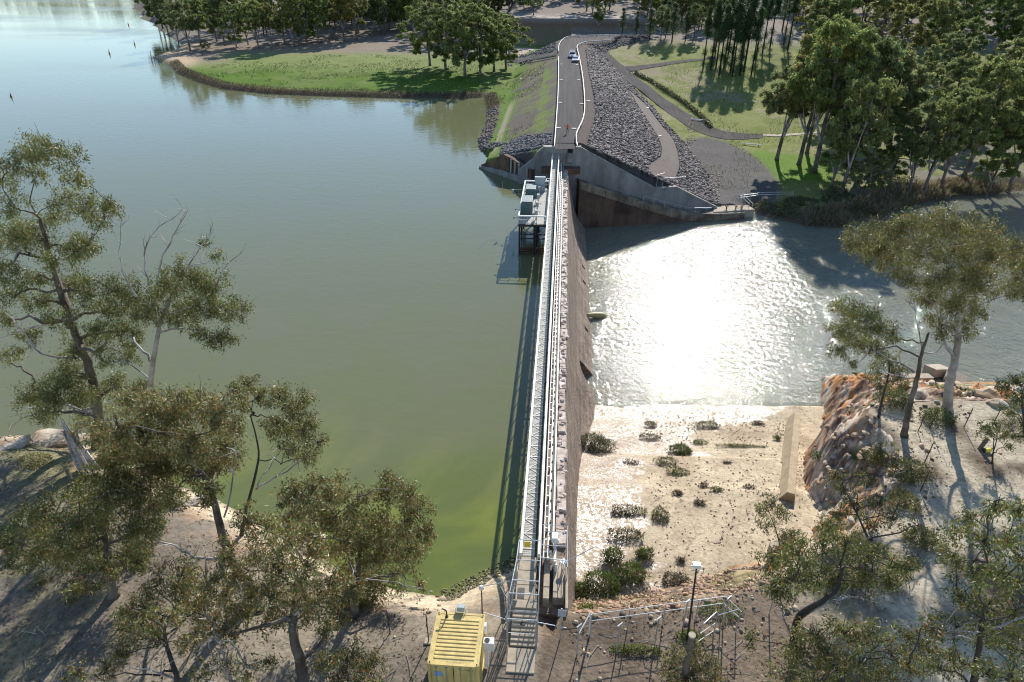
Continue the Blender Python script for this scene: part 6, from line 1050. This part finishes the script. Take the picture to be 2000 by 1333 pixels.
# far-off wood on every horizon: one mass
gw = np.random.default_rng(41); Pw = []; Cw = []
def far_wood(n, x0, x1, y0, y1, hmin=11, hmax=19):
    for _ in range(n):
        x, y = gw.uniform(x0, x1), gw.uniform(y0, y1)
        if sfl1(x, y) < 6: continue
        h = gw.uniform(hmin, hmax); z = hg(x, y); N = 80; q = gw.normal(size=(N, 3)); q /= np.linalg.norm(q, axis=1)[:, None]; q *= gw.uniform(.55, 1, (N, 1)); Pw.append(np.array([x, y, z + h * .62]) + q * np.array([h * .34, h * .34, h * .42])); Cw.append(np.full(N, gw.uniform(.7, 1.2)))
far_wood(520, -260, 380, 430, 760); far_wood(620, -1700, -225, 775, 960, 16, 26); far_wood(140, 280, 480, 150, 450)
tag(link('far_wood', leaf_mesh('far_wood', np.concatenate(Pw), gw, 3.0, 1.6, M['leaf_pine'], PALG * .45, None, .4, np.concatenate(Cw))), 'far-off mass of woodland along the horizon', 'woodland', kind='stuff')

# ---------------------------------------------------------------- shrubs, reeds, tufts
M['blade'] = leaf_mat('grass_blades', (1, 1, 1), 0, .35)
PG = np.array([(.09, .15, .03), (.06, .11, .02), (.14, .16, .05), (.16, .13, .06)]); PBR = np.array([(.13, .10, .07), (.17, .13, .095), (.10, .075, .05), (.09, .10, .035)]); PDRY = np.array([(.22, .17, .10), (.15, .11, .065), (.10, .09, .05), (.30, .25, .16)])
def tuft(u, v, w, d, h, n, pal, label, name='shrub', cat='shrub', group=None, up=-1.0, ln=.3, wd=.05, seed=0, apron=False, woody=True):
    p = ground(u, v); 
    if apron:
        for z_ in np.linspace(0, -7.6, 80):
            q = at(u, v, z_)
            if apz(q[0], q[1]) >= z_ - .05: p = q; break
    g_ = np.random.default_rng(seed); a = g_.uniform(0, 6.28, n); r = np.sqrt(g_.random(n)); lump = .65 + .5 * vnoise(a * 1.3 + seed, r * 3, seed); x = np.cos(a) * r * w * lump; y = np.sin(a) * r * d * lump; z = g_.random(n) ** .7 * h * (1 - .55 * r ** 2) * lump
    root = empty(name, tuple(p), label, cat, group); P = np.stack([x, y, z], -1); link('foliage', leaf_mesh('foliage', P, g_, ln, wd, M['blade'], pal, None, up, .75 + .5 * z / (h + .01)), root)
    s = MB()
    for k in range(5 if woody else 3): b2 = k * 1.3; s.tube([(.1 * w * math.cos(b2), .1 * d * math.sin(b2), -.1), (.35 * w * math.cos(b2), .35 * d * math.sin(b2), h * .3), (.6 * w * math.cos(b2 + .2), .6 * d * math.sin(b2 + .2), h * .6)], [.03, .02, .006], 4)
    s.build('stems', [M['bark_dark']], root); return root
ga = 'plants growing on the spillway floor'
for k, (u, v, w, d, h, n, pl, lab) in enumerate([(1165, 878, 1.7, 1.4, 1.7, 2600, 'm', 'big dark reed clump growing against the foot of the dam face'), (1380, 834, 1.7, .9, .5, 900, 'g', 'flat green patch near the pool edge of the spillway'), (1330, 884, 1.2, 1.0, .7, 1100, 'g', 'round green clump just above the spillway step'), (1272, 832, .7, .5, .45, 380, 'm', 'small tuft left of the flat green patch near the pool'), (1268, 856, 1.3, .6, .4, 500, 'm', 'low dark patch on wet floor left of the round clump'), (1366, 866, .8, .4, .35, 300, 'g', 'small green strip right of the round clump'), (1450, 874, 3.0, .25, .3, 700, 'g', 'long thin line of grass along a joint near the training wall'), (1300, 905, 1.2, .8, .45, 600, 'm', 'dark low shrub just below the spillway step'), (1322, 925, 1.1, .7, .5, 600, 'g', 'green tuft below the dark low shrub'), (1225, 1003, 1.6, .7, .6, 900, 'm', 'wide brownish clump in the middle of the wet floor'), (1290, 1012, .8, 1.1, .6, 700, 'm', 'dark clump at the edge of the wet floor'), (1222, 1048, 1.7, .6, .6, 900, 'm', 'wide low clump nearer than the brownish one on the wet floor'), (1196, 1095, .8, .9, 1.1, 900, 'g', 'upright green bush on the near wet floor'), (1258, 1088, .7, .6, .7, 600, 'g', 'small dark bush right of the upright one'), (1178, 1150, 1.6, 1.1, 1.2, 2000, 'g', 'large bright green bush beside the near end of the dam face'), (1232, 1128, 1.3, 1.0, 1.2, 1500, 'g', 'dense green bush right of the large bright one'), (1130, 1160, .8, .7, .8, 800, 'g', 'small green bush tucked against the dam face near the winch'), (1322, 1138, 1.2, 1.0, .5, 900, 'd', 'heap of dry brushwood on the pale floor'), (1366, 985, .55, .45, .35, 260, 'd', 'small dry shrub in the middle of the pale floor'), (1374, 950, .4, .35, .3, 180, 'd', 'tiny dry shrub above the small one on the pale floor'), (1324, 965, .45, .35, .3, 220, 'd', 'tiny dark shrub left of the dry ones on the pale floor'), (1480, 828, .7, .4, .3, 240, 'd', 'dark litter tuft near the head of the training wall'), (1518, 858, .45, .35, .35, 220, 'g', 'little green tuft left of the training wall'), (1400, 958, .7, .3, .25, 220, 'g', 'thin green sprig on the pale floor'), (1330, 1096, .4, .3, .3, 160, 'd', 'dry tuft nearest the floodlight'), (1145, 800, .6, .8, .8, 500, 'g', 'green growth in the corner where the spillway meets the dam by the arch'), (1462, 952, .6, .3, .2, 160, 'd', 'dry twigs on the right of the pale floor'), (1232, 905, .9, .4, .25, 240, 'd', 'thin dry patch just below the step on the wet floor'), (1420, 905, .5, .25, .2, 140, 'd', 'scrap of dry weed below the long line of grass')]):
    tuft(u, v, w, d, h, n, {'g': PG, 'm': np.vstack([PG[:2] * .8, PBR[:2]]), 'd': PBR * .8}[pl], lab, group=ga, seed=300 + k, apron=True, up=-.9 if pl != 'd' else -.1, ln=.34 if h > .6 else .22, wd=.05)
gs = 'shrubs on the right bank'
for k, (u, v, w, h, pl, lab) in enumerate([(1745, 790, 1.6, 1.8, 'g', 'fine green shrub between the thin sapling and the crooked gum'), (1830, 822, 1.6, 1.2, 'g', 'low green shrub in front of the big gum trunk'), (1770, 930, 1.7, 1.4, 'm', 'dense olive shrub at the top of the outcrop'), (1720, 900, 1.3, 1.0, 'm', 'olive shrub left of the dense one on the outcrop'), (1760, 985, 1.2, 1.0, 'm', 'small olive shrub below the dense one on the outcrop'), (1600, 895, .9, .7, 'g', 'bright green tuft low on the outcrop by the training wall'), (1640, 1035, 1.0, .9, 'm', 'grey-green shrub on the pale slope above the kerb'), (1800, 1060, 1.4, 1.2, 'm', 'olive shrub at the edge of the terrace above the forked gum'), (1560, 1075, 1.0, .8, 'm', 'small shrub right of the wispy sapling')]):
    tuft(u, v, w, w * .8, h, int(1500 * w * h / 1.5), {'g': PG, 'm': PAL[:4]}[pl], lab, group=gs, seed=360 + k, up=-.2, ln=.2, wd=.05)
gl = 'shrubs on the left bank'
for k, (u, v, w, h, lab) in enumerate([(70, 905, 1.2, .7, 'low grey-green shrub on the grassy bank by the pale rock slab'), (15, 1065, 1.6, 1.3, 'dark shrub cut by the left edge below the timber fence'), (215, 905, 1.4, 1.2, 'green shrub at the foot of the tall gum'), (705, 1170, 1.8, 1.6, 'dark undergrowth beneath the round gum'), (330, 985, 1.4, 1.0, 'brown shrub under the dense leaning gum')]):
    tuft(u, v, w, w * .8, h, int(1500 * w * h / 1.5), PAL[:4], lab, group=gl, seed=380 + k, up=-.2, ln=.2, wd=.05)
gb = 'bank vegetation by the gate'
for k, (u, v, w, d, h, lab) in enumerate([(1240, 1272, 1.7, .35, .3, 'bright green weeds along the concrete strip of the security fence'), (1405, 1195, 1.5, .8, .3, 'yellow-green weeds inside the bend of the white handrail'), (1350, 1245, .8, .4, .3, 'small weeds at the foot of the floodlight pole'), (1155, 1192, .9, .5, .25, 'mossy weeds near the no-swimming sign')]):
    tuft(u, v, w, d, h, 700, np.array([(.16, .2, .03), (.1, .15, .02), (.2, .2, .05)]), lab, 'weeds', 'weeds', gb, -.5, .14, .05, 390 + k, woody=False)
# masses nobody could count
def scatter_blades(name, P, pal, ln, wd, up, label, cat, seed, m='blade'):
    g_ = np.random.default_rng(seed); tag(link(name, leaf_mesh(name, P, g_, ln, wd, M[m], pal, None, up)), label, cat, kind='stuff')
def along(poly, n, lo, hi, g_, zf=hgrid):
    seg = np.linalg.norm(np.diff(poly, axis=0), axis=1); i = g_.choice(len(seg), n, p=seg / seg.sum()); t = g_.random(n)[:, None]; p = poly[i] * (1 - t) + poly[i + 1] * t; d = (poly[i + 1] - poly[i]) / seg[i][:, None]; nrm = np.stack([-d[:, 1], d[:, 0]], -1); q = p + nrm * g_.uniform(lo, hi, n)[:, None]; return np.column_stack([q, zf(q[:, 0], q[:, 1])])
g_ = np.random.default_rng(51); bk = _bank[:8]; P = along(bk[2:8], 15000, -1.0, 4.0, g_); P[:, 2] = np.maximum(P[:, 2], POOL) + g_.random(len(P)) * 1.3 * (.4 + vnoise(P[:, 0] * .4, P[:, 1] * .4, 5)); k = vnoise(P[:, 0] * .16, P[:, 1] * .3, 6) > .42; scatter_blades('reed_bed', P[k], PBR * 1.9, 1.1, .12, -1.3, 'brown reeds along the far bank of the river pool', 'reeds', 52)
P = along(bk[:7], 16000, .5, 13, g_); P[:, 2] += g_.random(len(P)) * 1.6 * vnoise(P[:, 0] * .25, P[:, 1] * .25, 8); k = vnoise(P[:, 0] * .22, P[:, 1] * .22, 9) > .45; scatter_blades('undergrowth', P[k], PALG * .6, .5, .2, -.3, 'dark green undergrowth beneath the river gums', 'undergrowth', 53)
P = along(_fsh[8:18], 9000, .2, 3.4, g_); P[:, 2] = np.maximum(P[:, 2], 0) + g_.random(len(P)) * .5; scatter_blades('shore_rushes', P, PBR * .8, .55, .1, -1.2, 'brown rushes fringing the green point', 'rushes', 54)
n_ = 26000; P = np.column_stack([g_.uniform(-120, -6, n_), g_.uniform(130, 268, n_), np.zeros(n_)]); P[:, 2] = hgrid(P[:, 0], P[:, 1]); s_ = sdist(FL, P[:, 0], P[:, 1]); k = (s_ > 3.5) & (vnoise(P[:, 0] * .09, P[:, 1] * .09, 12) * .6 + vnoise(P[:, 0] * .5, P[:, 1] * .5, 13) * .4 > .52) & (P[:, 2] < 6); scatter_blades('grass_tussocks', P[k], PG * .85, .5, .16, -1.0, 'green tussocks scattered over the grassy point and embankment', 'grass', 55)
n_ = 16000; P = np.column_stack([g_.uniform(20, 95, n_), g_.uniform(132, 262, n_), np.zeros(n_)]); P[:, 2] = hgrid(P[:, 0], P[:, 1]); k = (sdist(RB, P[:, 0], P[:, 1]) > 2) & (sdist(CR, P[:, 0], P[:, 1]) < -26) & (vnoise(P[:, 0] * .12, P[:, 1] * .12, 14) > .5); scatter_blades('lawn_tussocks', P[k], PG * 1.1, .35, .14, -1.0, 'grass tufts on the lawn and under the right-hand gums', 'grass', 56)
# leaf litter, bark and pebbles on the near banks
n_ = 46000; P = np.column_stack([g_.uniform(-50, 34, n_), g_.uniform(15, 50, n_), np.zeros(n_)]); P[:, 2] = hgrid(P[:, 0], P[:, 1]) + .02; k = (np.where(P[:, 0] < .9, sdist(NL, P[:, 0], P[:, 1]), sdist(T, P[:, 0], P[:, 1])) > .3) & (P[:, 2] > .4) & (vnoise(P[:, 0] * .3, P[:, 1] * .3, 15) * .6 + vnoise(P[:, 0] * 1.3, P[:, 1] * 1.3, 16) * .4 > .44); k &= ~((P[:, 0] > -6) & (P[:, 0] < 1.4) & (P[:, 1] > 20) & (P[:, 1] < 32)); k &= ~((P[:, 0] > 20) & (g_.random(n_) < .75))
tag(link('leaf_litter', leaf_mesh('leaf_litter', P[k], g_, .2, .07, M['blade'], PDRY, None, -.05)), 'dry leaf litter and bark on the near banks', 'litter', kind='stuff')
n_ = 6500; x = g_.uniform(-46, 34, n_); y = g_.uniform(16, 52, n_); s_ = np.where(x < .9, sdist(NL, x, y), sdist(T, x, y)); k = (s_ > -1.5) & ((x < -6.5) | (x > 1.6)) & ((np.abs(s_) < 3) | (g_.random(n_) < .14)); M['pebble'] = mat('pebbles', (.3, .26, .2), .9, .35, 4, 0, attr=True)
o = rocks('pebbles', x[k], y[k], hgrid(x[k], y[k]) + .02, g_.uniform(.04, .13, k.sum()) * np.where((np.abs(s_[k]) < 2.2) & (g_.random(k.sum()) < .25), 2.0, 1), 57, M['pebble'], .5, 1.5, (.30, .24, .17)); tag(o, 'loose stones along the near shore and bank edges', 'stones', kind='stuff')
n_ = 2600; x = g_.uniform(5, 27, n_); y = g_.uniform(32, 61, n_); z = np.array([apz(a, b2) for a, b2 in zip(x, y)]); k = (x < 16 + .35 * (y - 30)) & (x > 4 + .1 * y); o = rocks('spillway_gravel', x[k], y[k], z[k] + .02, g_.uniform(.03, .09, k.sum()), 58, M['pebble'], .5, 1.4, (.42, .34, .25)); tag(o, 'loose gravel strewn over the spillway floor', 'gravel', kind='stuff')
for k_, (u, v, w_, lab) in enumerate([(930, 1150, 1, 'gravelly lake-bed stones')]):
    n_ = 2600; x = g_.uniform(-7.5, -1.6, n_); y = g_.uniform(28, 34.5, n_); z = hgrid(x, y); kk = (z > -.3) & (z < .9) & (x > -6.8); o = rocks('shore_cobbles', x[kk], y[kk], np.maximum(z[kk], -.02) + .02, g_.uniform(.03, .11, kk.sum()), 59, M['pebble'], .5, 1.5, (.17, .155, .085)); tag(o, 'weedy cobbles on the shore beneath the near end of the footbridge', 'stones', kind='stuff')

hp_ = [ground(u, v) for u, v in ((1238, 143), (1262, 156), (1300, 178), (1340, 205), (1372, 232), (1388, 250))]; hl = np.array([p[:2] for p in hp_])
P = along(hl, 5200, -.7, .7, g_); P[:, 2] += g_.random(len(P)) * .75; hd = empty('hedge', tuple(hp_[2]), 'low dark hedge line crossing the lawn beside the lower road', 'hedge'); rel(link('foliage', leaf_mesh('foliage', P, g_, .4, .16, M['blade'], PALG * .35, None, -.3), hd), hd); sub(hd, 'stems', MB().tube([(p[0], p[1], p[2] + .15) for p in hp_], .06, 5), M['bark_dark'])
tw_ = MB(); rf = random.Random(9)
for _ in range(420):                                     # fallen twigs under the near trees
    x, y = rf.uniform(-46, 30), rf.uniform(16, 42)
    if -7 < x < 1.6 or (x < .9 and sdist(NL, np.array([x]), np.array([y]))[0] < 1) or (x > .9 and sdist(T, np.array([x]), np.array([y]))[0] < .5): continue
    a = rf.uniform(0, 6.28); L_ = rf.uniform(.4, 2.2); z = hg(x, y) + .04; x2, y2 = x + L_ * math.cos(a), y + L_ * math.sin(a); xm, ym = (x + x2) / 2 + rf.gauss(0, .12), (y + y2) / 2 + rf.gauss(0, .12); tw_.tube([(x, y, z), (xm, ym, hg(xm, ym) + .1), (x2, y2, hg(x2, y2) + .05)], [.022, .016, .005], 4)
tag(tw_.build('fallen_twigs', [M['dead_wood']]), 'fallen twigs and bark strips lying under the near gums', 'twigs', kind='stuff')

n_ = 2600; x = g_.uniform(1.6, 15, n_); y = g_.uniform(24.5, 34, n_); s_ = sdist(T, x, y); z = hgrid(x, y); k = (s_ < .3) & (s_ > -5.5) & (z > np.interp(y, AP_Y, AP_Z) - .2) & (vnoise(x * .7, y * .7, 81) > .38)
tag(rocks('bank_rubble', x[k], y[k], z[k], g_.uniform(.05, .26, k.sum()) * g_.uniform(.5, 1, k.sum()), 60, M['pebble'], .5, 1.5, (.30, .20, .13)), 'broken reddish rubble on the bank between the handrail and the spillway', 'rubble', kind='stuff')
P = np.column_stack([x, y, z])[k][::1]; P = np.repeat(P, 3, 0) + g_.normal(size=(len(P) * 3, 3)) * np.array([.3, .3, .03]); scatter_blades('bank_weeds', P[vnoise(P[:, 0] * .5, P[:, 1] * .5, 82) > .5], np.vstack([PDRY, PG]), .22, .05, -.8, 'dry and green weeds between the rubble of the spillway bank', 'weeds', 61)
